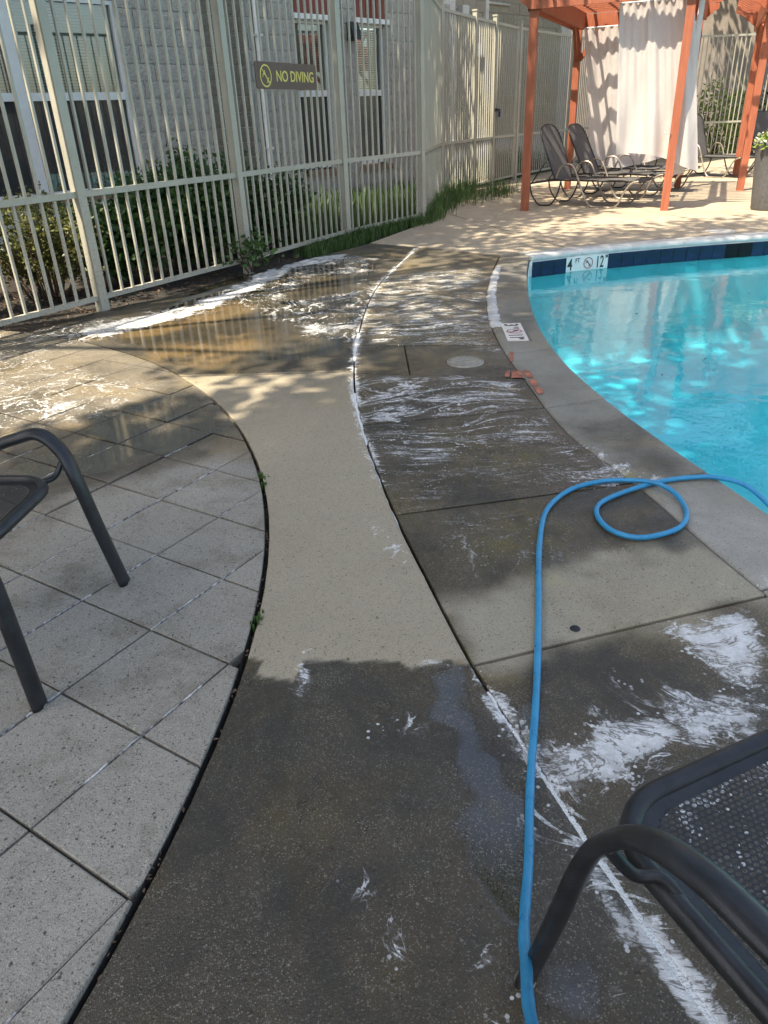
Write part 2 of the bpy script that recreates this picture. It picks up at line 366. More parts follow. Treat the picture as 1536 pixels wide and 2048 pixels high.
# ------------------------------------------------------------------ where the washing has left water, suds and washed concrete, plus painted sun patches
def vnoise(x, y, sc, seed=0):
    x = x * sc + seed * 17.3; y = y * sc + seed * 9.1
    xi = np.floor(x).astype(int); yi = np.floor(y).astype(int); fx = x - xi; fy = y - yi
    fx = fx * fx * (3 - 2 * fx); fy = fy * fy * (3 - 2 * fy)
    def h(a, b):
        n = (a * 374761393 + b * 668265263 + seed * 1442695) & 0x7fffffff
        n = ((n ^ (n >> 13)) * 1274126177) & 0x7fffffff
        return (n ^ (n >> 16)) % 10007 / 10007.0
    return (h(xi, yi) * (1 - fx) + h(xi + 1, yi) * fx) * (1 - fy) + (h(xi, yi + 1) * (1 - fx) + h(xi + 1, yi + 1) * fx) * fy
def sdist(poly, x, y):
    """signed distance, positive inside"""
    d = np.full(x.shape, 1e9); ins = np.zeros(x.shape, bool); n = len(poly)
    for i in range(n):
        ax, ay = poly[i]; bx, by = poly[(i + 1) % n]; ex, ey = bx - ax, by - ay
        t = np.clip(((x - ax) * ex + (y - ay) * ey) / (ex * ex + ey * ey + 1e-12), 0, 1)
        d = np.minimum(d, np.hypot(x - ax - t * ex, y - ay - t * ey))
        c = ((ay > y) != (by > y)) & (x < (bx - ax) * (y - ay) / (by - ay + 1e-12) + ax)
        ins ^= c
    return np.where(ins, d, -d)
def ldist(line, x, y):
    d = np.full(x.shape, 1e9)
    for (ax, ay), (bx, by) in zip(line[:-1], line[1:]):
        ex, ey = bx - ax, by - ay
        t = np.clip(((x - ax) * ex + (y - ay) * ey) / (ex * ex + ey * ey + 1e-12), 0, 1)
        d = np.minimum(d, np.hypot(x - ax - t * ex, y - ay - t * ey))
    return d
def sm(v, a, b):
    t = np.clip((v - a) / (b - a), 0, 1); return t * t * (3 - 2 * t)
def area(pts, x, y, soft, wob=0.0, sc=6.0, seed=1):
    w = (vnoise(x, y, sc, seed) - .5) * wob + (vnoise(x, y, sc * 2.7, seed + 5) - .5) * wob * .6
    return sm(sdist(Gs(pts), x, y) + w, -soft, soft)
WET_PAVER = [(-400,640),(110,640),(600,760),(560,930),(440,900),(330,935),(180,990),(60,1060),(-400,1250)]
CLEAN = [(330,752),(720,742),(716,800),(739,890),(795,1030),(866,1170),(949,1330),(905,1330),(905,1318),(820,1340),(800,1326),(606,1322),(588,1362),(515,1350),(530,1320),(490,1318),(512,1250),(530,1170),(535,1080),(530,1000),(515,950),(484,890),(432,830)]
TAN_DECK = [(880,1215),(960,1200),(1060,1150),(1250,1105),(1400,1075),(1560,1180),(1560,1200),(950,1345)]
PUD_NEAR = [(835,1345),(915,1335),(930,1400),(975,1470),(1010,1540),(1055,1590),(1060,1700),(1070,1830),(1030,1850),(960,1770),(930,1700),(900,1640),(930,1580),(905,1500),(870,1420)]
PUD_FOOT = [(1085,1985),(1130,1930),(1200,1960),(1210,2060),(1120,2080)]
PUD_MID = [(390,742),(250,690),(140,665),(280,640),(420,560),(560,520),(690,510),(760,530),(745,560),(725,640),(708,690),(702,712),(560,728),(470,738)]
PUD_PAVER = [(170,900),(190,830),(290,800),(350,765),(430,835),(440,868),(330,905),(200,965),(60,960),(30,910)]
FOAM = [  # outline, density, softness
    ([(420,600),(560,530),(700,508),(760,520),(740,545),(640,555),(580,600),(700,585),(720,610),(700,650),(640,660),(540,640),(500,620)], .47, .12),
    ([(640,600),(720,580),(735,600),(720,660),(720,700),(690,690),(600,668),(580,650),(690,640)], .52, .08),
    ([(130,668),(300,625),(430,590),(520,545),(620,515),(700,505),(690,518),(600,535),(520,575),(440,615),(300,655),(200,680)], .74, .06),
    ([(-300,640),(60,650),(260,630),(420,600),(440,620),(250,665),(60,720),(-300,800)], .48, .15),
    ([(-300,700),(60,700),(200,740),(330,780),(260,810),(150,850),(0,860),(-300,900)], .50, .12),
    ([(-100,780),(120,790),(200,815),(120,850),(-100,870)], .62, .10),
    ([(720,560),(980,530),(970,640),(1000,700),(800,690),(720,690)], .46, .12),
    ([(725,640),(800,640),(980,630),(990,660),(820,672),(735,690)], .52, .08),
    ([(715,760),(800,750),(1040,760),(1080,815),(900,830),(720,850)], .52, .10),
    ([(725,800),(830,800),(800,850),(725,850)], .66, .06),
    ([(735,860),(900,840),(1090,825),(1180,900),(1000,900),(830,930),(760,920)], .46, .12),
    ([(1020,830),(1130,870),(1170,930),(1110,900),(1030,860)], .52, .06),
    ([(780,930),(1000,900),(1230,930),(1250,960),(1000,1000),(810,1020)], .30, .15),
    ([(1120,940),(1250,930),(1270,965),(1150,980)], .48, .06),
    ([(800,1040),(1000,1010),(1150,1010),(1100,1150),(900,1150)], .26, .12),
    ([(1440,1150),(1536,1150),(1536,1180),(1440,1190)], .36, .06),
    ([(1290,1240),(1480,1230),(1540,1330),(1500,1400),(1400,1340),(1360,1300)], .68, .06),
    ([(1240,1360),(1420,1350),(1560,1400),(1560,1480),(1400,1520),(1330,1450)], .70, .07),
    ([(1060,1470),(1200,1420),(1330,1440),(1350,1520),(1280,1600),(1150,1620),(1070,1560)], .78, .08),
    ([(1000,1440),(1060,1500),(1130,1600),(1100,1640),(1040,1560),(990,1480)], .66, .05),
    ([(1120,1600),(1200,1700),(1280,1850),(1330,1950),(1240,1900),(1180,1800),(1120,1700)], .70, .05),
    ([(1050,1580),(1110,1600),(1120,1660),(1060,1650)], .50, .05),
    ([(1270,1730),(1330,1800),(1330,1900),(1280,1850)], .50, .05),
    ([(1200,1850),(1260,1990),(1250,2060),(1220,1990)], .46, .04),
    ([(700,1490),(750,1440),(820,1430),(870,1460),(850,1480),(790,1455),(740,1480),(710,1510)], .60, .03),
    ([(770,1830),(800,1830),(820,1950),(800,1980),(770,1900)], .52, .03),
    ([(920,1860),(980,1880),(1015,1950),(1020,2048),(990,2060),(970,1960)], .58, .04),
    ([(670,1750),(760,1740),(740,1810),(660,1800)], .36, .05),
    ([(590,1300),(625,1295),(620,1370),(600,1400),(585,1340)], .46, .03),
    ([(830,1310),(905,1310),(900,1336),(830,1336)], .62, .03),
    ([(665,960),(720,920),(700,960),(670,985)], .38, .03),
    ([(730,1040),(800,1090),(830,1150),(780,1110)], .40, .03),
    ([(780,830),(700,700),(690,640),(735,600),(745,620),(720,660),(722,800),(735,860)], .40, .03),
    ([(1110,850),(1200,900),(1290,950),(1330,960),(1240,960),(1160,890)], .66, .05),
    ([(1290,1560),(1440,1490),(1600,1480),(1640,1800),(1500,1900),(1380,1760)], .46, .06),
    ([(1180,1080),(1290,1060),(1290,1120),(1200,1130)], .24, .06),
]
R_PX = [(1640,2330),(1430,2048),(1200,1720),(1060,1510),(945,1330),(860,1170),(790,1030),(735,890),(712,800),(708,740),(712,690),(735,610),(770,555),(835,495)]
BED_PX = [(-500,790),(0,672),(210,620),(350,588),(500,548),(640,512),(740,487)]
R_line = [G(*q) for q in R_PX]
def masks(x, y, kind):
    z = np.zeros_like(x); o = dict(wet=z + 1, puddle=z.copy(), foam=z.copy(), clean_sunlit=z.copy(), moss=z.copy())
    if kind == 'path':
        o['clean_sunlit'] = area(CLEAN, x, y, .004, .012, 9, 2)
        o['wet'] = 1 - o['clean_sunlit'] * (.93 - .25 * sm(y, 3.0, 4.0))
        sunlit_tan = np.maximum(area([(120,690),(140,670),(300,630),(470,606),(500,622),(420,650),(300,672)], x, y, .08, .15, 3, 13), area([(250,712),(300,690),(500,668),(520,700),(440,725),(400,748),(340,752)], x, y, .12, .15, 3, 14))  # sunlit patches of the upper puddle, painted in as tan colour
        o['clean_sunlit'] = np.maximum(o['clean_sunlit'], sunlit_tan)
        o['puddle'] = np.maximum.reduce([area(PUD_NEAR, x, y, .03, .06, 11, 3), area(PUD_FOOT, x, y, .03, .06, 11, 4), area(PUD_MID, x, y, .06, .12, 3, 5)])
        o['moss'] = area([(960,1560),(1020,1580),(1010,1640),(960,1620)], x, y, .03, .1, 12, 6) * .8
    elif kind == 'deck':
        c = area(TAN_DECK, x, y, .07, .12, 6, 7); o['clean_sunlit'] = c; o['wet'] = 1 - c * .82
        o['moss'] = np.maximum(area([(930,1030),(1080,1020),(1160,1060),(1060,1120),(950,1100)], x, y, .12, .2, 5, 8) * .9, area([(880,880),(1080,900),(1010,960),(900,930)], x, y, .15, .2, 5, 9) * .6)
        o['puddle'] = np.maximum(area(PUD_FOOT, x, y, .03, .05, 10, 4), area([(1000,1400),(1080,1380),(1100,1450),(1030,1470)], x, y, .04, .06, 9, 3) * .7)
        o['puddle'] = np.maximum(o['puddle'], area([(730,660),(960,640),(1000,690),(740,700)], x, y, .1, .2, 4, 12) * .7)
        o['wet'] = np.minimum(o['wet'], 1 - .22 * sm(y, 3.6, 4.6))
    elif kind == 'paver':
        w = area(WET_PAVER, x, y, .12, .15, 4, 10); o['wet'] = w * .85
        o['puddle'] = area(PUD_PAVER, x, y, .07, .12, 5, 11)
    elif kind == 'coping':
        o['wet'] = .25 + .55 * area([(1130,850),(1250,830),(1420,960),(1300,960)], x, y, .1, .1, 5, 3) + .3 * sm(y, 4, 5.5)
        o['clean_sunlit'] = area([(1380,980),(1700,1100),(1700,1500),(1300,1000)], x, y, .12, .1, 5, 3)
        o['moss'] = area([(1200,930),(1260,940),(1290,980),(1260,985)], x, y, .03, .05, 9, 3) * .8
    f = o['foam']
    for pts, dn, soft in FOAM:
        f = np.maximum(f, dn * area(pts, x, y, soft, soft * 1.2, 5, len(pts) + int(dn * 50)))
    rd = ldist(R_line, x, y)
    f = np.maximum(f, (.45 + .4 * vnoise(x, y, 7, 9)) * sm(rd, .06, .010) * np.maximum(sm(y, 1.6, 1.4), sm(y, 2.3, 2.9)))
    if kind == 'paver': f = f * .72
    o['foam'] = f
    return o
def set_masks(me, kind):
    n = len(me.vertices); co = np.empty(n * 3); me.vertices.foreach_get('co', co); co = co.reshape(-1, 3)
    for k, v in masks(co[:, 0], co[:, 1], kind).items():
        a = me.attributes.new(k, 'FLOAT', 'POINT'); a.data.foreach_set('value', v.astype(np.float32))

def frac_knots(L, res, edge):
    n = max(2, int(L / res)); ks = [0.0, edge * .35 / L, edge / L]
    ks += [edge / L + (1 - 2 * edge / L) * i / n for i in range(1, n)]
    return np.array(ks + [1 - edge / L, 1 - edge * .35 / L, 1.0])
def slab(name, left, right, mat, parent, kind, res=.03, z0=0.0, gap=.006, thick=.09, edge=.006):
    """slab between two polylines (left and right, both running away from the viewer), its ends straight joints"""
    def resample(line, tt):
        P = np.array(line); d = np.r_[0, np.cumsum(np.hypot(*np.diff(P, axis=0).T))]; d /= d[-1]
        return np.c_[np.interp(tt, d, P[:, 0]), np.interp(tt, d, P[:, 1])]
    a, b = np.array(left), np.array(right)
    Lw = max(np.hypot(*(a[0] - b[0])), np.hypot(*(a[-1] - b[-1]))); Lh = np.hypot(*(a[0] - a[-1]))
    u = frac_knots(Lw, res, edge); v = frac_knots(Lh, res, edge)
    A = resample(left, v); B = resample(right, v)
    U, V = np.meshgrid(u, v)
    w = np.hypot(*(A - B).T)[:, None]
    Ug = gap / w + U * (1 - 2 * gap / w)
    X = A[:, 0:1] * (1 - Ug) + B[:, 0:1] * Ug; Y = A[:, 1:2] * (1 - Ug) + B[:, 1:2] * Ug
    dA = (A[-1] - A[0]); dA = dA / np.hypot(*dA); sh = gap * (1 - 2 * V)
    X = X + dA[0] * sh; Y = Y + dA[1] * sh
    e = np.minimum(np.minimum(U, 1 - U) * Lw, np.minimum(V, 1 - V) * Lh)
    Z = z0 - edge * .55 * (1 - np.clip(e / edge, 0, 1)) ** 2 + (vnoise(X, Y, 1.6, 3) - .5) * .003
    nv, nu = X.shape
    vs = np.c_[X.ravel(), Y.ravel(), Z.ravel()].tolist()
    idx = np.arange(nv * nu).reshape(nv, nu)
    fs = np.c_[idx[:-1, :-1].ravel(), idx[:-1, 1:].ravel(), idx[1:, 1:].ravel(), idx[1:, :-1].ravel()].tolist()
    ring = list(idx[0]) + list(idx[1:, -1]) + list(idx[-1, -2::-1]) + list(idx[-2:0:-1, 0])
    n0 = len(vs); vs += [(vs[i][0], vs[i][1], z0 - thick) for i in ring]
    m = len(ring); fs += [(n0 + k, n0 + (k + 1) % m, ring[(k + 1) % m], ring[k]) for k in range(m)]
    me = bpy.data.meshes.new(name); me.from_pydata(vs, [], [tuple(map(int, f)) for f in fs]); me.update()
    me.polygons.foreach_set('use_smooth', [k < len(fs) - m for k in range(len(fs))])
    me.materials.append(mat); set_masks(me, kind)
    return link(bpy.data.objects.new(name, me), parent)
def clip(poly, n, d):
    """keep the part of a polygon where n.p <= d"""
    out = []
    for i in range(len(poly)):
        p, q = poly[i], poly[(i + 1) % len(poly)]; a = n[0]*p[0]+n[1]*p[1]-d; b = n[0]*q[0]+n[1]*q[1]-d
        if a <= 0: out.append(p)
        if (a < 0 < b) or (b < 0 < a): t = a / (a - b); out.append((p[0]+(q[0]-p[0])*t, p[1]+(q[1]-p[1])*t))
    return out
def poly_slab(name, poly, mat, parent, kind=None, z0=0.0, res=.05, thick=.06, edge=.005):
    """flat slab of convex outline, gridded so that masks can be laid on it"""
    P = np.array(poly); c = P.mean(0)
    xs = np.arange(P[:,0].min(), P[:,0].max() + res, res); ys = np.arange(P[:,1].min(), P[:,1].max() + res, res)
    bm = bmesh.new(); n = len(poly)
    inner = []
    for p in poly:
        d = np.array(p) - c; L = np.hypot(*d); inner.append(tuple(c + d * max(0.0, (L - edge * 1.4) / L)))
    f = bm.faces.new([bm.verts.new((x, y, z0)) for x, y in inner])
    for x in xs[1:-1]: bmesh.ops.bisect_plane(bm, geom=bm.verts[:] + bm.edges[:] + bm.faces[:], plane_co=(x, 0, 0), plane_no=(1, 0, 0))
    for y in ys[1:-1]: bmesh.ops.bisect_plane(bm, geom=bm.verts[:] + bm.edges[:] + bm.faces[:], plane_co=(0, y, 0), plane_no=(0, 1, 0))
    iv = [bm.verts.new((x, y, z0 - .0004)) for x, y in inner]; ov = [bm.verts.new((x, y, z0 - edge * .7)) for x, y in poly]; bv = [bm.verts.new((x, y, z0 - thick)) for x, y in poly]
    for i in range(n):
        j = (i + 1) % n
        bm.faces.new((iv[i], ov[i], ov[j], iv[j])); bm.faces.new((ov[i], bv[i], bv[j], ov[j]))
    bmesh.ops.recalc_face_normals(bm, faces=bm.faces[:])
    me = bpy.data.meshes.new(name); bm.to_mesh(me); bm.free()
    if me.polygons[0].normal.z < 0: me.flip_normals()
    me.materials.append(mat)
    if kind: set_masks(me, kind)
    return link(bpy.data.objects.new(name, me), parent)

# ------------------------------------------------------------------ ground sheet (open where the pool is sunk)
mb = MB(); gx = [-400, .95, 15, 400]; gy = [-400, -6, 9.6, 500]; zs = -.045
for i in range(3):
    for j in range(3):
        if i == 1 and j == 1: continue
        mb.add([(gx[i], gy[j], zs), (gx[i+1], gy[j], zs), (gx[i+1], gy[j+1], zs), (gx[i], gy[j+1], zs)], [(0, 1, 2, 3)])
tag(mb.build('ground', m_soil), kind='structure')

# ------------------------------------------------------------------ round paver patio
PC, PR = (-4.4236, 1.792), 4.032
patio = MB(); a = [(PC[0] + (PR - .004) * math.cos(t * math.pi / 60), PC[1] + (PR - .004) * math.sin(t * math.pi / 60)) for t in range(120)]
patio.add([(x, y, -.03) for x, y in a], [tuple(range(120))])
patio = tag(patio.build('paver_patio', m_joint), kind='structure')
p0 = np.array([-.85240, 1.46869]); an = -.57689; ps = .30233
e1 = np.array([math.cos(an), math.sin(an)]); e2 = np.array([-math.sin(an), math.cos(an)])
circ = [(math.cos(t * math.pi / 90), math.sin(t * math.pi / 90)) for t in range(180)]
npv = 0
for i in range(-16, 8):
    for j in range(-6, 16):
        o = p0 + e1 * ps * i + e2 * ps * j; ctr = o + (e1 + e2) * ps / 2
        if math.hypot(ctr[0] - PC[0], ctr[1] - PC[1]) > PR + .22: continue
        # keep the stones that can come into view
        if ctr[1] < .2 or ctr[0] < -.60 * (ctr[1] + .9) - .35: continue
        g = .0035
        q = [tuple(o + e1 * g + e2 * g), tuple(o + e1 * (ps - g) + e2 * g), tuple(o + e1 * (ps - g) + e2 * (ps - g)), tuple(o + e1 * g + e2 * (ps - g))]
        for n in circ:
            q = clip(q, n, n[0] * PC[0] + n[1] * PC[1] + PR - .006)
            if len(q) < 3: break
        if len(q) < 3: continue
        A_ = abs(sum(q[k][0]*q[(k+1)%len(q)][1]-q[(k+1)%len(q)][0]*q[k][1] for k in range(len(q)))) / 2
        if A_ < .0015: continue
        # drop near-duplicate corners
        qq = [q[0]]
        for r_ in q[1:]:
            if math.dist(r_, qq[-1]) > .004: qq.append(r_)
        if math.dist(qq[0], qq[-1]) < .004: qq.pop()
        if len(qq) < 3: continue
        poly_slab('paver', qq, m_paver, patio, 'paver', z0=.005 + random.uniform(-.003, .003), res=.055 if ctr[1] < 4 else .08, edge=.0035); npv += 1

mb = MB(); n = 200; r_ = PR - .0045
ring = [(PC[0] + r_ * math.cos(2 * math.pi * k / n), PC[1] + r_ * math.sin(2 * math.pi * k / n)) for k in range(n)]
mb.add([(x, y, -.04) for x, y in ring] + [(x, y, -.004 + .006 * math.sin(k * 1.7) * math.sin(k * .37)) for k, (x, y) in enumerate(ring)], [(i, (i+1) % n, n+(i+1) % n, n+i) for i in range(n)]); mb.build('edge_dirt', m_joint, patio)
# pale residue left in the joints that run away from the viewer
rs = MB(); rgj = random.Random(15)
for i in range(-16, 8):
    for j in range(-6, 10):
        if rgj.random() < .22: continue
        for q_ in range(9):
            f0, f1 = q_ / 9, (q_ + 1) / 9
            if rgj.random() < .18: continue
            a_ = p0 + e1 * ps * i + e2 * ps * (j + f0); b_ = p0 + e1 * ps * i + e2 * ps * (j + f1); c_ = (a_ + b_) / 2
            if math.hypot(c_[0] - PC[0], c_[1] - PC[1]) > PR - .09 or c_[1] > 3.1 or c_[1] < .3 or c_[0] < -2.2: continue
            w_ = rgj.uniform(.0008, .0052); rs.beam((*(a_ + e1 * rgj.uniform(-.003, .003)), .0025), (*(b_ + e1 * rgj.uniform(-.003, .003)), .0025), w_, .006)
o = rs.build('joint_residue', simple('pale_residue', (.50, .50, .50), .9, var=.45, sc=60), patio); o['kind'] = 'stuff'

# ------------------------------------------------------------------ path of poured slabs between patio and pool deck
def circ_pt(y, r=PR + .006):
    return (PC[0] + math.sqrt(max(0, r * r - (y - PC[1]) ** 2)), y)
Rs = [(p.x, p.y) for p in spline([(x, y, 0) for x, y in R_line], 10)]
def seg(line, y0, y1, n=None):
    L = np.array(line); out = [(float(np.interp(y0, L[:,1], L[:,0])), y0)] + [tuple(p) for p in L if y0 < p[1] < y1] + [(float(np.interp(y1, L[:,1], L[:,0])), y1)]
    return out
path = MB(); path.add([(-3.2, -.4, -.035), (.6, -.4, -.035), (.6, 9, -.035), (-3.2, 9, -.035)], [(0, 1, 2, 3)])
path = tag(path.build('path', m_joint), kind='structure')
yL, yR = G(352, 753)[1], G(708, 743)[1]
def left_curve(y0, y1): return [circ_pt(y0 + (y1 - y0) * k / 24) for k in range(25)]
ymid = 1.45
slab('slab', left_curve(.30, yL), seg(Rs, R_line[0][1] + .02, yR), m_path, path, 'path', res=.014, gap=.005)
bed = [(p.x, p.y) for p in spline([(*G(*q), 0) for q in BED_PX], 8)]
# upper slab: its left side follows the patio, then the planting bed
top = G(835, 495)
angs = [math.atan2(circ_pt(yL)[1] - PC[1], circ_pt(yL)[0] - PC[0])]; r2 = PR + .006
arc = [(PC[0] + r2 * math.cos(angs[0] + k * .03), PC[1] + r2 * math.sin(angs[0] + k * .03)) for k in range(28)]
bedline = np.array(bed)
end = next(k for k, q in enumerate(arc) if q[1] > np.interp(q[0], bedline[:,0], bedline[:,1]) - .05)
arc = arc[:end]
tail = [q for q in bed if q[0] > arc[-1][0]]
# runs: bottom edge (joint then arc) against top edge (pool joint back along the bed)
lower = [(float(a), float(b)) for a, b in zip(np.linspace(circ_pt(yL)[0], -.139, 12), np.linspace(yL, yR, 12))][::-1] + arc[1:]
upper = [(float(q[0]), float(q[1])) for q in reversed(tail)]
rt = seg(Rs, yR, top[1])
# parametrise from the pool joint (u=0) to the tip (u=1)
U0 = rt[::-1] + upper  # along the far side from the near right corner? (kept as outline)
outline = lower[::-1] + rt[1:] + upper
def ngon_slab(name, outline, mat, parent, kind, res=.045, z0=0.0, thick=.08):
    bm = bmesh.new()
    clean_o = [outline[0]]
    for q in outline[1:]:
        if math.dist(q, clean_o[-1]) > .006: clean_o.append(q)
    if math.dist(clean_o[0], clean_o[-1]) < .006: clean_o.pop()
    vs = [bm.verts.new((x, y, z0)) for x, y in clean_o]
    f = bm.faces.new(vs); bmesh.ops.triangulate(bm, faces=[f])
    P = np.array(clean_o)
    for x in np.arange(P[:,0].min() + res, P[:,0].max(), res): bmesh.ops.bisect_plane(bm, geom=bm.verts[:] + bm.edges[:] + bm.faces[:], plane_co=(x, 0, 0), plane_no=(1, 0, 0))
    for y in np.arange(P[:,1].min() + res, P[:,1].max(), res): bmesh.ops.bisect_plane(bm, geom=bm.verts[:] + bm.edges[:] + bm.faces[:], plane_co=(0, y, 0), plane_no=(0, 1, 0))
    bmesh.ops.recalc_face_normals(bm, faces=bm.faces[:])
    if bm.faces[0] and sum(f.normal.z for f in bm.faces) < 0: bmesh.ops.reverse_faces(bm, faces=bm.faces[:])
    n = len(clean_o); tv = [bm.verts.new((x, y, z0 - .0005)) for x, y in clean_o]; bv = [bm.verts.new((x, y, z0 - thick)) for x, y in clean_o]
    for i in range(n): bm.faces.new((tv[i], bv[i], bv[(i+1) % n], tv[(i+1) % n]))
    me = bpy.data.meshes.new(name); bm.to_mesh(me); bm.free(); me.materials.append(mat)
    if kind: set_masks(me, kind)
    return link(bpy.data.objects.new(name, me), parent)
def inset(poly, d):
    n = len(poly); A = sum(poly[k][0]*poly[(k+1)%n][1]-poly[(k+1)%n][0]*poly[k][1] for k in range(n)); sg = 1 if A > 0 else -1
    out = []
    for i in range(n):
        a, b, c = np.array(poly[i-1]), np.array(poly[i]), np.array(poly[(i+1) % n])
        t1 = (b - a) / (np.hypot(*(b - a)) + 1e-9); t2 = (c - b) / (np.hypot(*(c - b)) + 1e-9)
        nn = sg * (np.array([-t1[1], t1[0]]) + np.array([-t2[1], t2[0]])); L = np.hypot(*nn)
        out.append(tuple(b + nn / max(L, .4) * d * min(2.0, 2 / max(L, .5)) * .5 * 1.0))
    return out
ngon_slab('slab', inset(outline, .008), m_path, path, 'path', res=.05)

# ------------------------------------------------------------------ pool deck slabs beside the coping
C_PX = [(1275,970),(1130,860),(1050,760),(1000,690),(980,640),(975,590),(985,545),(1000,510)]
C_line = [(1.62, -.3), (1.36, .9), G(1536, 1190)] + [G(*q) for q in C_PX]
P_PX = [(1536,1020),(1440,955),(1330,880),(1220,800),(1130,720),(1080,650),(1060,590),(1056,545),(1060,512)]
P_line = [(1.95, -.4), (1.62, .9)] + [G(*q) for q in P_PX]
Cs = [(p.x, p.y) for p in spline([(x, y, 0) for x, y in C_line], 10)]
Ps = [(p.x, p.y) for p in spline([(x, y, 0) for x, y in P_line], 10)]
deck = MB(); deck.add([(x, y, -.034) for x, y in ([(p[0] - .02, p[1]) for p in Rs] + [(p[0] + .1, p[1]) for p in reversed(Cs)])], [tuple(range(len(Rs) + len(Cs)))])
deck = tag(deck.build('pool_deck', m_joint), kind='structure')
J = [((.5, .05), (1.5, .05)), (G(945,1330), G(1536,1190)), (G(790,1030), G(1260,965)), (G(718,850), G(1087,815)), (G(709,745), G(1047,758)), (G(712,690), G(1000,690)), (G(722,656), G(985,645)), (G(743,597), G(976,597)), (G(770,555), G(985,545)), (G(835,495), G(1000,511))]
for k in range(len(J) - 1):
    (a0, b0), (a1, b1) = J[k], J[k + 1]
    l = seg(Rs, max(a0[1], Rs[0][1]), a1[1]); r = seg(Cs, b0[1], b1[1])
    res = .022 if k < 2 else (.03 if k < 4 else .045)
    if k == 4:   # the skimmer cover sits in a slab of its own
        ml = [(x0 + (x1 - x0) * .34, y0 + (y1 - y0) * .34) for (x0, y0), (x1, y1) in zip([l[0], l[-1]], [r[0], r[-1]])]
        slab('slab', l, ml, m_deck, deck, 'deck', res=res, gap=.004); slab('slab', ml, r, m_deck, deck, 'deck', res=res, gap=.004, z0=-.003)
    else: slab('slab', l, r, m_deck, deck, 'deck', res=res, gap=.0055)

# ------------------------------------------------------------------ the pool: coping stones, tile band, basin, water
BK = [G(*q) for q in [(1060,512),(1137,502.5),(1222,494.5),(1300,487),(1400,479),(1536,470)]]
BK = [(1.57, 7.673), (2.02, 7.86), (2.48, 8.01), (2.95, 8.13), (3.50, 8.24), (4.28, 8.37), (6.5, 8.62), (13.8, 9.0)]
basin_out = Ps + BK[1:] + [(13.8, -.4)]
pool = MB(); n = len(basin_out)
cen = np.array([6.0, 4.0])
def toward(p, d): v = cen - np.array(p); return tuple(np.array(p) + v / np.hypot(*v) * d)
rings = [[(x, y, -.055) for x, y in basin_out], [(x, y, -1.0) for x, y in basin_out], [(*toward(p, .06), -1.13) for p in basin_out], [(*toward(p, .2), -1.2) for p in basin_out]]
for rg in rings: pool.v += rg
for k in range(3):
    pool.f += [(k*n+i, k*n+(i+1) % n, (k+1)*n+(i+1) % n, (k+1)*n+i) for i in range(n)]
pool.f.append(tuple(3*n + i for i in range(n))); pool.sm = [False] * len(pool.f)
pool = tag(pool.build('pool', m_plaster), kind='structure')
# coping along the near side, one stone after another
cj = [0.0, .95, 1.75, G(1380,1040)[1] - .0, G(1130,720)[1] - .1, G(1060,640)[1], 6.1, 6.95, BK[0][1]]
cj = [-.3, .9, 1.9, 2.62, 3.5, 4.42, 5.15, 6.05, 6.9]
for y0, y1 in zip(cj[:-1], cj[1:]):
    slab('coping_stone', seg(Cs, y0 - .10, y1 - .10), seg([(x - .006, y) for x, y in Ps], y0, y1), m_coping, pool, 'coping', res=.04 if y0 < 4 else .06, gap=.004, thick=.055, edge=.016)
slab('coping_stone', seg(Cs, 6.8, 7.78), [*seg([(x - .006, y) for x, y in Ps], 6.9, 7.64), (1.575, 7.70)], m_coping, pool, 'coping', res=.06, gap=.004, thick=.055, edge=.016)
# bullnose coping along the far side
def along(line, s):
    for (a, b), (c, d) in zip(line[:-1], line[1:]):
        L = math.dist((a, b), (c, d))
        if s <= L: return np.array((a + (c - a) * s / L, b + (d - b) * s / L)), math.atan2(d - b, c - a)
        s -= L
    return np.array(line[-1]), math.atan2(line[-1][1] - line[-2][1], line[-1][0] - line[-2][0])
m_bull = simple('pale_bullnose', (.56, .57, .55), .55, var=.12, sc=7, bump=.4, bsc=90)
s_ = .02
while s_ < 8:
    pa, aa = along(BK, s_); pb, ab = along(BK, s_ + .60)
    prof = [(.0, -.055), (-.008, -.04), (-.006, -.018), (.012, -.002), (.05, .003), (.235, .0), (.235, -.05)]
    mb = MB(); vs = []
    for pt, ang in ((pa, aa), (pb, ab)):
        nrm = np.array([-math.sin(ang), math.cos(ang)])
        vs += [(*(pt + nrm * u), z) for u, z in prof]
    m = len(prof); mb.add(vs, [(i, i+1, m+i+1, m+i) for i in range(m-1)], True); mb.add(vs, [tuple(range(m)), tuple(range(2*m-1, m-1, -1))])
    bv = mb.build('coping_stone', m_bull, pool); s_ += .604
# band of waterline tiles on the far wall
TS = .155; tb = MB(); tb.box((0, 0, 0), (TS - .006, .010, TS - .006)); tile_me = tb.mesh('tile'); tile_me.materials.append(m_navy)
tile_b = tile_me.copy(); tile_b.materials.clear(); tile_b.materials.append(m_blacktile)
gb = MB()
for k in range(60):
    pa, aa = along(BK, k * TS); pb, _ = along(BK, (k + 1) * TS)
    gb.add([(*pa + np.array([math.sin(aa), -math.cos(aa)]) * .004, -.056), (*pb + np.array([math.sin(aa), -math.cos(aa)]) * .004, -.056), (*pb + np.array([math.sin(aa), -math.cos(aa)]) * .004, -.218), (*pa + np.array([math.sin(aa), -math.cos(aa)]) * .004, -.218)], [(0, 1, 2, 3)])
gb.build('tile_grout', m_grout, pool)
MARK0 = .44
def tile_at(s, me=tile_me, w=1.0):
    p, a = along(BK, s); nr = np.array([math.sin(a), -math.cos(a)])
    return inst('tile', me, pool, (*(p + nr * .008), -.138), a, (w, 1, 1))
tile_at(MARK0 - .075); tile_at(MARK0 - .075 - TS); tile_at(MARK0 - .075 - 2 * TS + .025, w=.68)
MARKL = .50
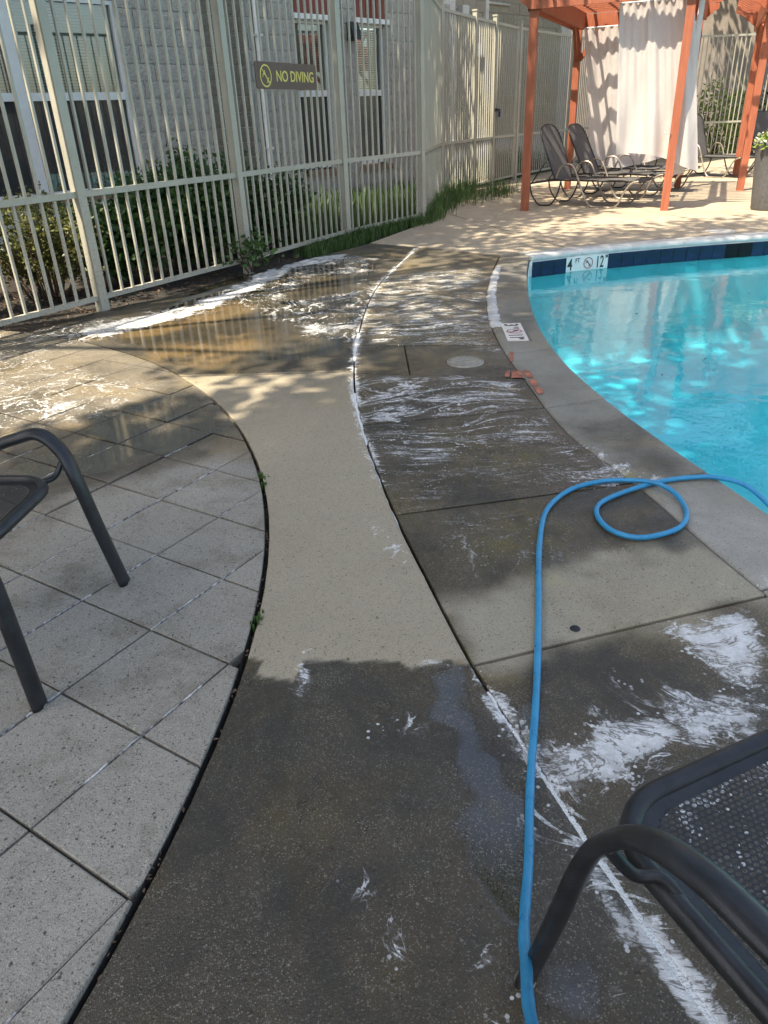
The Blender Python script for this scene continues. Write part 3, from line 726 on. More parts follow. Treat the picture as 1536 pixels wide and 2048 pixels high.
for k in range(42):
    tile_at(MARK0 + MARKL + .08 + k * TS, tile_b if k in (9, 10) else tile_me)

def text_mesh(txt, size, mat, name='lettering', align='LEFT'):
    cu = bpy.data.curves.new(name, 'FONT'); cu.body = txt; cu.size = size; cu.extrude = .0008; cu.align_x = align; cu.offset = size * .012
    to = bpy.data.objects.new(name, cu); COL.objects.link(to)
    dg = bpy.context.evaluated_depsgraph_get(); me = bpy.data.meshes.new_from_object(to.evaluated_get(dg))
    bpy.data.objects.remove(to); me.materials.clear(); me.materials.append(mat); me.name = name
    return me
def on_face(me, parent, M4):
    o = bpy.data.objects.new(me.name, me); o.matrix_local = M4; COL.objects.link(o); o.parent = parent; return o
def on_text(parent, txt, size, mat, M4):
    """lettering, each character a piece of its own"""
    def right(me): return max(v.co.x for v in me.vertices)
    for k, ch in enumerate(txt):
        if ch == ' ': continue
        me = text_mesh(ch, size, mat, 'letter'); whole = text_mesh(txt[:k + 1], size, mat, 'measure'); dx = right(whole) - right(me)
        bpy.data.meshes.remove(whole); on_face(me, parent, M4 @ Matrix.Translation((dx, 0, 0)))
def prohib(parent, M4, r, ring_mat, fig_mat):
    """ring with a slash over a small diving figure, drawn on the local x-y plane"""
    mb = MB(); n = 40
    vs = [((r * k) * math.cos(2*math.pi*i/n), (r * k) * math.sin(2*math.pi*i/n), .0012) for k in (1, .86) for i in range(n)]
    mb.add(vs, [(i, (i+1) % n, n+(i+1) % n, n+i) for i in range(n)])
    mb.beam((-.64*r, .64*r, .0016), (.64*r, -.64*r, .0016), .11*r, .001)
    o = mb.build('prohibition_ring', ring_mat, parent); o.matrix_local = M4
    mb = MB()
    for a, b, w in (((-.05,.1),(.3,-.35),.16), ((.3,-.35),(.55,-.15),.09), ((.3,-.35),(.12,-.62),.09), ((-.05,.1),(-.42,.2),.12), ((-.05,.1),(-.2,.5),.12), ((-.42,.2),(-.55,-.1),.10)):
        mb.beam((a[0]*r, a[1]*r, .0009), (b[0]*r, b[1]*r, .0009), w*r, .0006)
    k = 12; mb.add([(.42*r + .11*r*math.cos(2*math.pi*i/k), -.5*r + .11*r*math.sin(2*math.pi*i/k), .001) for i in range(k)], [tuple(range(k))])
    o = mb.build('diver_figure', fig_mat, parent); o.matrix_local = M4
# depth marker in the tile band: 4 FT, no diving, 12 M
pa, aa = along(BK, MARK0 + MARKL / 2); nr = np.array([math.sin(aa), -math.cos(aa)])
mk = empty('depth_marker', (*(pa + nr * .009), -.218), aa)
tag(mk, 'white 4 FT depth marker tile in the navy waterline band', 'depth marker')
mb = MB(); mb.box((0, 0, .08), (MARKL, .012, .156)); mb.build('plate', m_plate, mk)
face = Matrix.Translation((0, -.0075, 0)) @ Matrix.Rotation(R(90), 4, 'X')
def put(txt, size, x, z, mat=m_ink, sx=.72): on_text(mk, txt, size, mat, face @ Matrix.Translation((x, z, 0)) @ Matrix.Diagonal((sx, 1, 1, 1)))
put('4', .165, -.235, .030); put('FT', .062, -.145, .100, sx=.85); put('12', .165, .10, .030, sx=.62); put('M', .05, .215, .118, sx=.8); None
prohib(mk, face @ Matrix.Translation((.012, .085, 0)), .056, m_redink, m_ink)
# water
wm = MB(); N_ = 70
wpoly = [(x + .0, y) for x, y in Ps] + BK[1:] + [(13.8, -.4)]
wm.add([(x, y, -.200) for x, y in wpoly], [tuple(reversed(range(len(wpoly))))])
water = tag(wm.build('pool_water', m_water), kind='structure')

# depth marker let into the near coping
q = Gs([(998, 643), (1040, 645), (1060, 684), (1018, 688)])
c_ = np.mean(q, axis=0); ax_ = math.atan2(q[2][1] - q[1][1], q[2][0] - q[1][0])
mk2 = empty('depth_marker', (*c_, .001), ax_ ); tag(mk2, 'worn white 3 FT depth marker set flat in the grey coping', 'depth marker')
mb = MB(); mb.box((0, 0, .001), (.44, .135, .004)); mb.build('plate', m_plate, mk2)
mb = MB(); mb.box((0, .078, .0015), (.46, .012, .004)); mb.build('border_strip', simple('dull_grey', (.14, .14, .13), .6), mk2)
flat = Matrix.Translation((0, 0, .0036))
for txt, size, x, y, sx in (('3', .13, -.20, -.045, 1.0), ('FT', .05, -.115, .005, 1.0), ('1', .13, .07, -.045, .8), ('1', .13, .125, -.045, .8), ('M', .045, .165, .01, 1.0)):
    on_text(mk2, txt, size, m_ink, flat @ Matrix.Translation((x, y, 0)) @ Matrix.Diagonal((sx, 1, 1, 1)))
prohib(mk2, flat @ Matrix.Translation((.0, 0, 0)), .05, m_redink, m_ink)

# ------------------------------------------------------------------ far deck of stamped concrete, cut by joints
far_out = [(-.03, 8.97), (.50, 8.53), (1.30, 7.79), (1.59, 7.93), (2.0, 8.10), (2.42, 8.24), (2.90, 8.37), (3.47, 8.48), (4.26, 8.61), (6.48, 8.86), (13.8, 9.24), (15, 22), (5.7, 22), (4.55, 19.6), (2.95, 17.2), (2.25, 16.0), (1.7, 15.0), (1.25, 13.4), (.85, 11.0), (.55, 10.2)]
fd = MB(); fd.add([(x, y, -.03) for x, y in far_out], [tuple(range(len(far_out)))])
far = tag(fd.build('far_deck', m_joint), kind='structure')
jd = Vector((.255, -.967, 0)); jn = Vector((.967, .255, 0))
offs = [-9, 1.72, 2.91, 4.15, 5.5, 6.9, 8.4, 30]
cross = [-40, -12.2, 40]
for k in range(len(offs) - 1):
    for c0, c1 in ((None, None),):
        bm = bmesh.new(); bm.faces.new([bm.verts.new((x, y, .002)) for x, y in far_out])
        bmesh.ops.triangulate(bm, faces=bm.faces[:])
        for o_, sgn in ((offs[k] + .008, 1), (offs[k+1] - .008, -1)):
            geom = bm.verts[:] + bm.edges[:] + bm.faces[:]
            w0 = offs[k] + (2.02 * .967 + 8.8 * .255 - 4.0) if False else o_ + 2.29 - 0.0
            bmesh.ops.bisect_plane(bm, geom=geom, plane_co=jn * w0, plane_no=jn, clear_inner=sgn > 0, clear_outer=sgn < 0)
        if not bm.faces: bm.free(); continue
        ed = [e for e in bm.edges if e.is_boundary]
        r_ = bmesh.ops.extrude_edge_only(bm, edges=ed)
        for v in [g for g in r_['geom'] if isinstance(g, bmesh.types.BMVert)]: v.co.z = -.05
        bmesh.ops.recalc_face_normals(bm, faces=bm.faces[:])
        me = bpy.data.meshes.new('slab'); bm.to_mesh(me); bm.free()
        me.materials.append(m_far); link(bpy.data.objects.new('slab', me), far)

# ------------------------------------------------------------------ steel picket fences
FT, FM, FB = 2.70, .855, .10         # heights of top, middle and bottom rail
bar = MB(); bar.box((0, 0, (FB + FT) / 2), (.019, .019, FT - FB - .03)); bar_me = bar.mesh('bar'); bar_me.materials.append(m_fence)
pst = MB(); pst.box((0, 0, 1.37), (.075, .075, 2.86)); pst.box((0, 0, 2.81), (.092, .092, .026)); post_me = pst.mesh('post'); post_me.materials.append(m_fence)
def fence_panel(th, a, b, n=None, inset_=.038):
    a, b = np.array(a), np.array(b); L = np.hypot(*(b - a)); an = math.atan2(b[1] - a[1], b[0] - a[0]); d = (b - a) / L
    for z, h in ((FB, .036), (FM, .044), (FT, .044)):
        mb = MB(); mb.beam((*(a + d * inset_), z), (*(b - d * inset_), z), .034, h); mb.build('rail', m_fence, th)
    n = n or max(2, round(L / .116)) - 1
    for k in range(n):
        p = a + d * (L * (k + 1) / (n + 1)); inst('bar', bar_me, th, (*p, 0), an)
def fence(posts, label, skip_first=False, skip_last=False):
    th = empty('fence', (*posts[0], 0)); tag(th, label, 'fence')
    off = np.array(posts[0])
    th.location = (0, 0, 0)
    for k, q_ in enumerate(posts):
        if (k == 0 and skip_first) or (k == len(posts) - 1 and skip_last): continue
        j = min(k, len(posts) - 2); an = math.atan2(posts[j+1][1] - posts[j][1], posts[j+1][0] - posts[j][0])
        inst('post', post_me, th, (*q_, 0), an)
    for a, b in zip(posts[:-1], posts[1:]): fence_panel(th, a, b)
    return th
p1, p2, p3, p4 = (-2.181, 6.009), (-1.236, 7.551), (-.300, 9.304), (.681, 10.645)
pm1, p0_ = (-4.07, 2.93), (-3.126, 4.467)
fence([pm1, p0_, p1, p2, p3, p4], 'long beige picket fence in front of the shrubs, carrying the NO DIVING sign')
q1, q2, q3, q4, q5, q6 = (1.19, 13.5), (1.90, 14.9), (2.38, 15.8), (3.05, 17.0), (4.70, 19.4), (5.65, 20.75)
fence([p4, q1, q2, q3], 'beige picket fence bending away between the long fence and the gate', skip_first=True)
fence([q4, q5, q6], 'beige picket fence behind the loungers, right of the gate')
fence([q6, (8.05, 20.8), (10.45, 20.8), (12.9, 20.8)], 'far beige picket fence seen behind the right pergola post', skip_first=True)
gt = empty('gate'); tag(gt, 'beige picket gate with a dark latch in the fence', 'gate')
ga, gb_ = np.array(q3), np.array(q4); gd = (gb_ - ga) / np.hypot(*(gb_ - ga)); gA = ga + gd * .075; gB = gb_ - gd * .085
for p_ in (gA, gB):
    mb = MB(); mb.beam((*p_, .06), (*p_, 2.66), .05, .05); mb.build('stile', m_fence, gt)
fence_panel(gt, gA, gB, n=10, inset_=.026)
nrm_ = np.array([gd[1], -gd[0]])
mb = MB(); c = gA + nrm_ * .05; mb.box((*c, 1.32), (.14, .05, .05), math.atan2(gd[1], gd[0])); mb.tube([(*(c + nrm_ * .02), 1.32), (*(c + nrm_ * .07), 1.32), (*(c + nrm_ * .07 - gd * .10), 1.31)], .011); la = mb.build('latch', m_black, gt)
mb = MB(); mb.box((*(c + gd * .12 + nrm_ * .01), 1.25), (.05, .03, .10), math.atan2(gd[1], gd[0])); mb.build('padlock', simple('blue_lock', (.02, .04, .2), .4), gt)
# signs on the fence
fa, fb = np.array(p2), np.array(p3); fdv = (fb - fa) / np.hypot(*(fb - fa)); fan = math.atan2(fdv[1], fdv[0]); fn = np.array([fdv[1], -fdv[0]])
sg = empty('sign', (*(fa + fdv * .94 + fn * .032), 1.555), fan); tag(sg, 'brown sign with yellow NO DIVING lettering fixed to the long fence', 'sign')
SW, SH = 1.065, .222
bm = bmesh.new(); pts = []
for cx, cz, a0 in ((SW/2-.025, .025, -90), (SW/2-.025, SH-.025, 0), (-SW/2+.025, SH-.025, 90), (-SW/2+.025, .025, 180)):
    for k in range(5): pts.append((cx + .025*math.cos(R(a0 + k*22.5)), cz + .025*math.sin(R(a0 + k*22.5))))
mb = MB(); n = len(pts)
mb.add([(x, -.004, z) for x, z in pts] + [(x, .004, z) for x, z in pts], [tuple(range(n)), tuple(range(2*n-1, n-1, -1))] + [(i, n+i, n+(i+1) % n, (i+1) % n) for i in range(n)]); bm.free()
mb.build('panel', m_sign, sg)
sf = Matrix.Translation((0, -.0055, 0)) @ Matrix.Rotation(R(90), 4, 'X')
on_text(sg, 'NO DIVING', .128, m_yellow, sf @ Matrix.Translation((-.205, .066, 0)) @ Matrix.Diagonal((1.02, 1, 1, 1)))
prohib(sg, sf @ Matrix.Translation((-.375, SH/2 - .004, 0)), .094, m_yellow, m_yellow)
ws = MB(); pc = np.array(q2) * .72 + np.array(q3) * .28 - np.array([gd[1], -gd[0]]) * .05
ws.box((*pc, 2.26), (.24, .012, .2), math.atan2(gd[1], gd[0])); tag(ws.build('notice_plate', m_white), 'small blank white plate behind the bars left of the gate', 'notice')

# ------------------------------------------------------------------ the building
WO = np.array([-5.6, 9.0]); WD = np.array([math.sqrt(.5), math.sqrt(.5)]); WN = np.array([WD[1], -WD[0]])   # along, and out towards the pool
WA = math.radians(45)
def wp(t, out=0.0, z=0.0): q_ = WO + WD * t + WN * out; return (float(q_[0]), float(q_[1]), z)
def wbox(mb, t0, t1, o0, o1, z0, z1): c = wp((t0+t1)/2, (o0+o1)/2, (z0+z1)/2); mb.box(c, (t1-t0, o1-o0, z1-z0), WA)
def rough_block(seed, L=.397, Hh=.194, nx=8, nz=4, amp=.007):
    rg = random.Random(seed); mb = MB(); vs = []; fs = []
    for j in range(nz + 1):
        for i in range(nx + 1):
            e = (i in (0, nx)) or (j in (0, nz)); d = 0 if e else rg.uniform(.25, 1.0) * amp
            vs.append((-L/2 + L*i/nx + (0 if e else rg.uniform(-.012, .012)), -d - .016, -Hh/2 + Hh*j/nz + (0 if e else rg.uniform(-.009, .009))))
    w = nx + 1
    for j in range(nz):
        for i in range(nx): fs.append((j*w+i, j*w+i+1, (j+1)*w+i+1, (j+1)*w+i))
    mb.add(vs, fs)
    r = .0; ring = [(-L/2, -Hh/2), (L/2, -Hh/2), (L/2, Hh/2), (-L/2, Hh/2)]
    mb.add([(x, -.016, z) for x, z in ring] + [(x, .02, z) for x, z in ring], [(i, 4+i, 4+(i+1) % 4, (i+1) % 4) for i in range(4)])
    return mb.mesh('block')
def variants(mat, base):
    out = []
    for k in range(5):
        me = rough_block(base + k); me.materials.append(mat); out.append(me)
    return out
blk, blk_b, blk_d = variants(m_block, 10), variants(m_block_b, 20), variants(m_block_d, 30)
def lay(parent, t0, t1, z0, z1, openings, mes, base_out=0.0, cz0=0.0):
    n = 0; ch = .2032; k0 = int(round((z0 - cz0) / ch)); k1 = int(math.ceil((z1 - cz0) / ch))
    for k in range(k0, k1):
        za = cz0 + k * ch; zc = za + ch / 2; ivs = [(t0, t1)]
        for (a, b, c, d) in openings:
            if c < zc < d:
                nv = []
                for (x, y) in ivs:
                    if b <= x or a >= y: nv.append((x, y))
                    else:
                        if a > x: nv.append((x, a))
                        if b < y: nv.append((b, y))
                ivs = nv
        for (x, y) in ivs:
            s0 = math.floor(x / .4064) * .4064 - (.2032 if k % 2 else 0)
            while s0 < y:
                a, b = max(s0, x), min(s0 + .4064, y)
                if b - a > .05:
                    inst('block', random.choice(mes), parent, wp((a + b) / 2, base_out + random.uniform(-.004, .004), zc), WA, ((b - a - .0094) / .397, 1, 1)); n += 1
                s0 += .4064
    return n
OPEN = [(-.6, 3.43, .50, 2.76), (6.40, 7.13, .50, 3.6), (7.71, 8.43, .50, 3.6)]
bld = empty('building'); tag(bld, 'grey split-face block building with tall white windows behind the fence', 'building')
mb = MB()
# backing wall in pieces round the openings (mortar shows in the joints)
ts = [-14, -.6, 3.43, 6.40, 7.13, 7.71, 8.43, 10.2]
for a, b in zip(ts[:-1], ts[1:]):
    o_ = [q_ for q_ in OPEN if q_[0] <= a + .01 and q_[1] >= b - .01]
    if not o_: wbox(mb, a, b, -.25, -.005, -.1, 7.2)
    else:
        wbox(mb, a, b, -.25, -.005, -.1, o_[0][2]); wbox(mb, a, b, -.25, -.005, o_[0][3], 7.2)
wbox(mb, -14, 10.2, -4.0, -3.8, -.1, 7.2)
wall = mb.build('wall', m_mortar, bld)
mb = MB(); wbox(mb, -14.2, 11.0, -4.2, .35, 7.25, 7.5); mb.build('roof', simple('roof_edge', (.3, .28, .26), .8), bld)
nb_ = lay(wall, 3.43, 10.2, 0, 3.0, OPEN, blk)
# shallow darker pilaster
mb = MB(); wbox(mb, 4.66, 5.36, .0, .055, -.05, 7.1); pil = mb.build('pilaster', m_mortar, bld)
nb_ += lay(pil, 4.66, 5.36, .2032, 2.9, [], blk_d, base_out=.06)
def window(t0, t1, z0, z1, rail, blind_low=True, mull=None):
    w = empty('window', wp(0)); w.parent = bld; w.location = (0, 0, 0)
    mb = MB(); fw = .045; o0, o1 = -.14, -.05
    wbox(mb, t0, t0 + fw, o0, o1, z0, z1); wbox(mb, t1 - fw, t1, o0, o1, z0, z1)
    wbox(mb, t0 + fw, t1 - fw, o0, o1, z1 - fw, z1); wbox(mb, t0 + fw, t1 - fw, o0, o1, z0, z0 + fw); wbox(mb, t0 + fw, t1 - fw, o0 + .01, o1 + .012, rail - .045, rail + .045)
    bays = [(t0 + fw, t1 - fw)]
    if mull:
        wbox(mb, mull - .07, mull + .07, o0 + .005, o1 + .02, z0 + fw, z1 - fw); bays = [(t0 + fw, mull - .07), (mull + .07, t1 - fw)]
    mb.build('frame', m_white, w)
    for a, b in bays:
        for za, zb in ((z0 + fw, rail - .045), (rail + .045, z1 - fw)):
            mb = MB(); mb.add([wp(a, -.10, za), wp(b, -.10, za), wp(b, -.10, zb), wp(a, -.10, zb)], [(0, 1, 2, 3)]); mb.build('pane', m_glass, w)
        mb = MB(); zt = z1 - fw - .02; zend = (z0 + .1) if blind_low else (rail + .05)
        k = 0
        while zt - k * .034 > zend:
            zc = zt - k * .034; k += 1
            mb.add([wp(a + .01, -.165, zc), wp(b - .01, -.165, zc), wp(b - .01, -.19, zc - .026), wp(a + .01, -.19, zc - .026)], [(0, 1, 2, 3)])
        mb.build('blind', m_blind, w)
        mb = MB(); mb.add([wp(a, -.085, z0 + fw), wp(b, -.085, z0 + fw), wp(b, -.085, rail - .045), wp(a, -.085, rail - .045)], [(0, 1, 2, 3)]); mb.build('insect_screen', m_screen, w)
    mb = MB(); wbox(mb, t0 - .02, t1 + .02, -1.0, -.95, z0 - .1, z1 + .1); mb.build('room_back', m_dark, w)
    return w
window(-.6, 3.43, .53, 2.72, 1.66, blind_low=False, mull=1.98)
for a, b in ((6.42, 7.12), (7.73, 8.42)):
    w = window(a, b, .56, 2.66, 1.66)
    mb = MB(); wbox(mb, a - .05, b + .05, -.12, .075, 2.66, 2.73); mb.build('head_trim', m_white, w)
    mb = MB(); wbox(mb, a - .06, b + .06, -.2, .06, .44, .53); mb.build('sill', m_sill, w)
    nbrd = 6
    for k in range(nbrd):
        x0 = a - .02 + (b - a + .04) * k / nbrd; x1 = a - .02 + (b - a + .04) * (k + 1) / nbrd
        mb = MB(); wbox(mb, x0 + .006, x1 - .006, -.05, .03, 2.735, 3.7); mb.build('siding_board', m_red, bld)
    mb = MB(); wbox(mb, a, b, -.2, -.045, 2.735, 3.7); mb.build('siding_backing', m_dark, bld)
mb = MB(); wbox(mb, -.6, 3.43, -.2, .03, .44, .52); mb.build('sill', m_sill, bld)
mb = MB(); mb.tube([wp(5.63, .075, 7.1), wp(5.63, .075, .3), wp(5.63, .10, .22), wp(5.66, .25, .16)], .045, 12); dp = mb.build('downspout', m_white, bld)
for z in (.9, 2.4):
    mb = MB(); wbox(mb, 5.57, 5.69, .02, .125, z, z + .03); mb.build('bracket', m_white, dp)
lp = empty('wall_lamp', wp(7.58, .03, 2.4), WA); tag(lp, 'black wall lamp between the two narrow windows', 'lamp')
mb = MB(); mb.box((0, -.015, .13), (.16, .03, .26)); mb.build('back_plate', m_black, lp)
mb = MB(); mb.add([(-.09, -.03, .26), (.09, -.03, .26), (.09, -.09, .26), (-.09, -.09, .26), (-.10, -.03, .02), (.10, -.03, .02), (.10, -.19, .02), (-.10, -.19, .02)], [(0,1,2,3),(7,6,5,4),(0,4,5,1),(1,5,6,2),(2,6,7,3),(3,7,4,0)]); mb.build('hood', m_black, lp)
# wing set back behind the gate
wing = empty('building'); tag(wing, 'buff block building wing rising behind the fence gate', 'building')
mb = MB(); wbox(mb, 10.2, 11.9, -.9, -.505, -.1, 7); wbox(mb, 11.9, 17.0, -2.0, -1.605, -.1, 7); wbox(mb, 11.0, 17.5, -2.2, -.2, 7.6, 7.85); wbox(mb, 11.9, 12.05, -1.605, -.515, -.1, 7); wbox(mb, 10.2, 10.35, -.5, -.01, -.1, 7)
wwall = mb.build('wall', m_mortar, wing)
lay(wwall, 10.2, 11.9, .6, 3.6, [], blk_b, base_out=-.5, cz0=0); lay(wwall, 12.06, 16.5, .8, 4.0, [], blk_b, base_out=-1.6)
mb = MB(); mb.tube([wp(12.06, -1.55, 3.42), wp(14.2, -1.55, 3.42)], .03, 8); mb.tube([wp(12.7, -1.55, 3.42), wp(12.7, -1.55, 3.9)], .03, 8); mb.build('conduit', m_conduit, wing)
mb = MB(); wbox(mb, 8.4, 17.5, -1.0, 1.55, 7.0, 7.2); mb.build('added_shade_slab', m_conduit, wing)  # overhang added out of view to shade the fence near the gate
fl = empty('flood_light', wp(10.9, -.46, 2.95), WA); tag(fl, 'small grey flood light high on the buff block wing', 'lamp')
mb = MB(); mb.box((0, -.03, .1), (.1, .06, .1)); mb.tube([(0, -.05, .1), (0, -.14, .12)], .02); mb.build('bracket', m_conduit, fl)
mb = MB(); mb.box((0, -.2, .08), (.2, .12, .14)); mb.build('head', m_conduit, fl)

# ------------------------------------------------------------------ pergolas
def pergola(posts, label, beam_z=2.43, raf_over=.45, beam_over=.16, nraf=15, lean=0.0, rafters=True, near_over=None):
    """posts a (near left), b (near right), d (far left), c (far right); beams run a-d and b-c and across, rafters on top run a-b"""
    a, b, d, c = [np.array(q_) for q_ in posts]; th = empty('pergola', (0, 0, 0)); tag(th, label, 'pergola')
    for q_ in (a, b, d, c):
        an = math.atan2((b - a)[1], (b - a)[0]); mb = MB(); mb.box((0, 0, 1.32), (.105, .105, 2.64)); o = mb.build('post', m_wood, th); o.location = (*q_, 0); o.rotation_euler[2] = an
    def longbeam(p_, q_, z, w, h, ov, side):
        v = (q_ - p_) / np.hypot(*(q_ - p_)); nn = np.array([-v[1], v[0]]) * side
        P0, P1 = p_ - v * ov + nn, q_ + v * ov + nn
        # tails cut to a curve below
        mb = MB(); x = np.array([-v[1], v[0]]) * w / 2; L = np.hypot(*(P1 - P0)); prof = [(0, h), (0, h*.62), (.05, h*.55), (.10, h*.36), (.17, h*.10), (.20, 0), (L-.20, 0), (L-.17, h*.10), (L-.10, h*.36), (L-.05, h*.55), (L, h*.62), (L, h)]
        n = len(prof); vs = [(*(P0 + v*u + x), z + k) for u, k in prof] + [(*(P0 + v*u - x), z + k) for u, k in prof]
        mb.add(vs, [tuple(range(n)), tuple(range(2*n-1, n-1, -1))] + [(i, n+i, n+(i+1) % n, (i+1) % n) for i in range(n)])
        mb.build('beam', m_wood, th)
    for s_ in (-.072, .072):
        longbeam(a, d, beam_z + .0, .038, .235, beam_over, s_); longbeam(b, c, beam_z, .038, .235, beam_over, s_)
    longbeam(a, b, beam_z + .012, .04, .21, .25, -.075); longbeam(d, c, beam_z + .012, .04, .21, .25, .075)
    # knee braces
    for p_, q_ in ((d, c), (d, a), (c, b)):
        v = (q_ - p_) / np.hypot(*(q_ - p_)); mb = MB(); mb.beam((*(p_ + v * .04), beam_z - .42), (*(p_ + v * .46), beam_z + .04), .045, .075); mb.build('brace', m_wood, th)
    if rafters:
        v = (d - a) / np.hypot(*(d - a)); LL = np.hypot(*(d - a)) + 2 * beam_over - .1
        for k in range(nraf):
            s_ = -beam_over + .05 + LL * k / (nraf - 1); f_ = (s_) / np.hypot(*(d - a))
            P0 = a + (d - a) * f_; P1 = b + (c - b) * f_; longbeam(P0, P1, beam_z + .235, .038, .135, raf_over, 0)
        for k in range(5):
            f_ = (k + .5) / 5; P0 = a + (b - a) * f_ - v * (beam_over + .1); P1 = d + (c - d) * f_ + v * (beam_over + .1)
            mb = MB(); mb.beam((*P0, beam_z + .392), (*P1, beam_z + .392), .04, .04); mb.build('purlin', m_wood, th)
    return th
pA, pB, pD, pC_ = (2.24, 11.52), (4.04, 10.84), (3.58, 14.50), (5.15, 13.45)
pC_ = (5.30, 13.75)
pergola((pA, pB, pD, pC_), 'red-stained timber pergola hung with white curtains over the loungers')
pergola(((6.05, 13.0), (8.2, 12.3), (7.15, 15.66), (9.3, 14.95)), 'second red-stained pergola at the right edge, one post showing', beam_over=.75, near_over=.7)
# post standing just behind the near right one, its hook for the curtain tie
mb = MB(); hx = np.array(pB) + np.array([-.06, -.02]); mb.tube([(hx[0], hx[1] - .02, .95), (hx[0] - .07, hx[1] - .05, .95), (hx[0] - .10, hx[1] - .05, .98)], .006); tag(mb.build('tie_hook', m_conduit), 'thin metal tie hook on the near right pergola post', 'hook')

def curtain(a, b, zt, bot, label, folds=9, amp=.05, seed=1, skew=(0, 0), nx=70, nz=40, bulge=.0):
    """cloth hung from a to b; bot gives the hem height at points along the width, skew the drift of the hem"""
    rg = random.Random(seed); a, b = np.array(a), np.array(b); L = np.hypot(*(b - a)); d = (b - a) / L; nn = np.array([d[1], -d[0]])
    ph = [rg.uniform(0, 6.28) for _ in range(4)]; vs = []; fs = []
    for j in range(nz + 1):
        v = j / nz
        for i in range(nx + 1):
            u = i / nx; zb = float(np.interp(u, [k / (len(bot) - 1) for k in range(len(bot))], bot)); z = zt + (zb - zt) * v
            fine_ = math.sin(u * folds * 2.6 * math.pi + ph[0]) * amp * .30 * (1 - v) ** 1.3
            wide = (math.sin(u * folds * .62 * math.pi + ph[1] + v * .8) + .5 * math.sin(u * folds * 1.15 * math.pi + ph[2] - v * 1.1)) * amp * (.25 + .75 * v)
            o = fine_ + wide + bulge * math.sin(math.pi * u) * v * v + .012 * math.sin(9 * v + 14 * u + ph[3]) * v
            s_ = u * L + (skew[0] * (1 - u) + skew[1] * u) * v
            q_ = a + d * s_ + nn * o; vs.append((q_[0], q_[1], z))
    w = nx + 1; fs = [(j*w+i, j*w+i+1, (j+1)*w+i+1, (j+1)*w+i) for j in range(nz) for i in range(nx)]
    mb = MB(); mb.add(vs, fs, True); o = mb.build('curtain', m_cloth); o['label'] = label; o['category'] = 'curtain'; o['group'] = 'pergola curtains'
    rd = MB(); rd.tube([(*a, zt + .005), (*b, zt + .005)], .01); rd.build('rod', m_white, o)
    return o
fAB = (np.array(pB) - np.array(pA)); fAB = fAB / np.hypot(*fAB); nAB = np.array([fAB[1], -fAB[0]])
cA = np.array(pB) - fAB * .86 - nAB * .13; cB = np.array(pB) + fAB * .03 - nAB * .13
curtain(cA, cB, 2.44, [.70, .72, .70, .64, .55, .47], 'white curtain on the near side of the pergola, its hem blown to the right', folds=8, amp=.045, seed=4, skew=(.14, .34), bulge=.08)
gA_ = np.array(pD); gC_ = np.array(pC_); v_ = (gC_ - gA_) / np.hypot(*(gC_ - gA_))
curtain(gA_ + v_ * .06 - np.array([0, .12]), gA_ + v_ * 1.25 - np.array([0, .12]), 2.44, [.30, .33, .40, .5], 'white curtain on the far side of the pergola, behind the near one', folds=7, amp=.06, seed=9, skew=(.30, .30))
sB = np.array(pB); v_ = (np.array(pC_) - sB) / np.hypot(*(np.array(pC_) - sB)); n_ = np.array([v_[1], -v_[0]])
curtain(sB + v_ * .22 + n_ * .11, sB + v_ * .75 + n_ * .11, 2.44, [.42, .5, .55], 'narrow white curtain gathered behind the near right pergola post', folds=7, amp=.05, seed=12, skew=(-.05, .0))

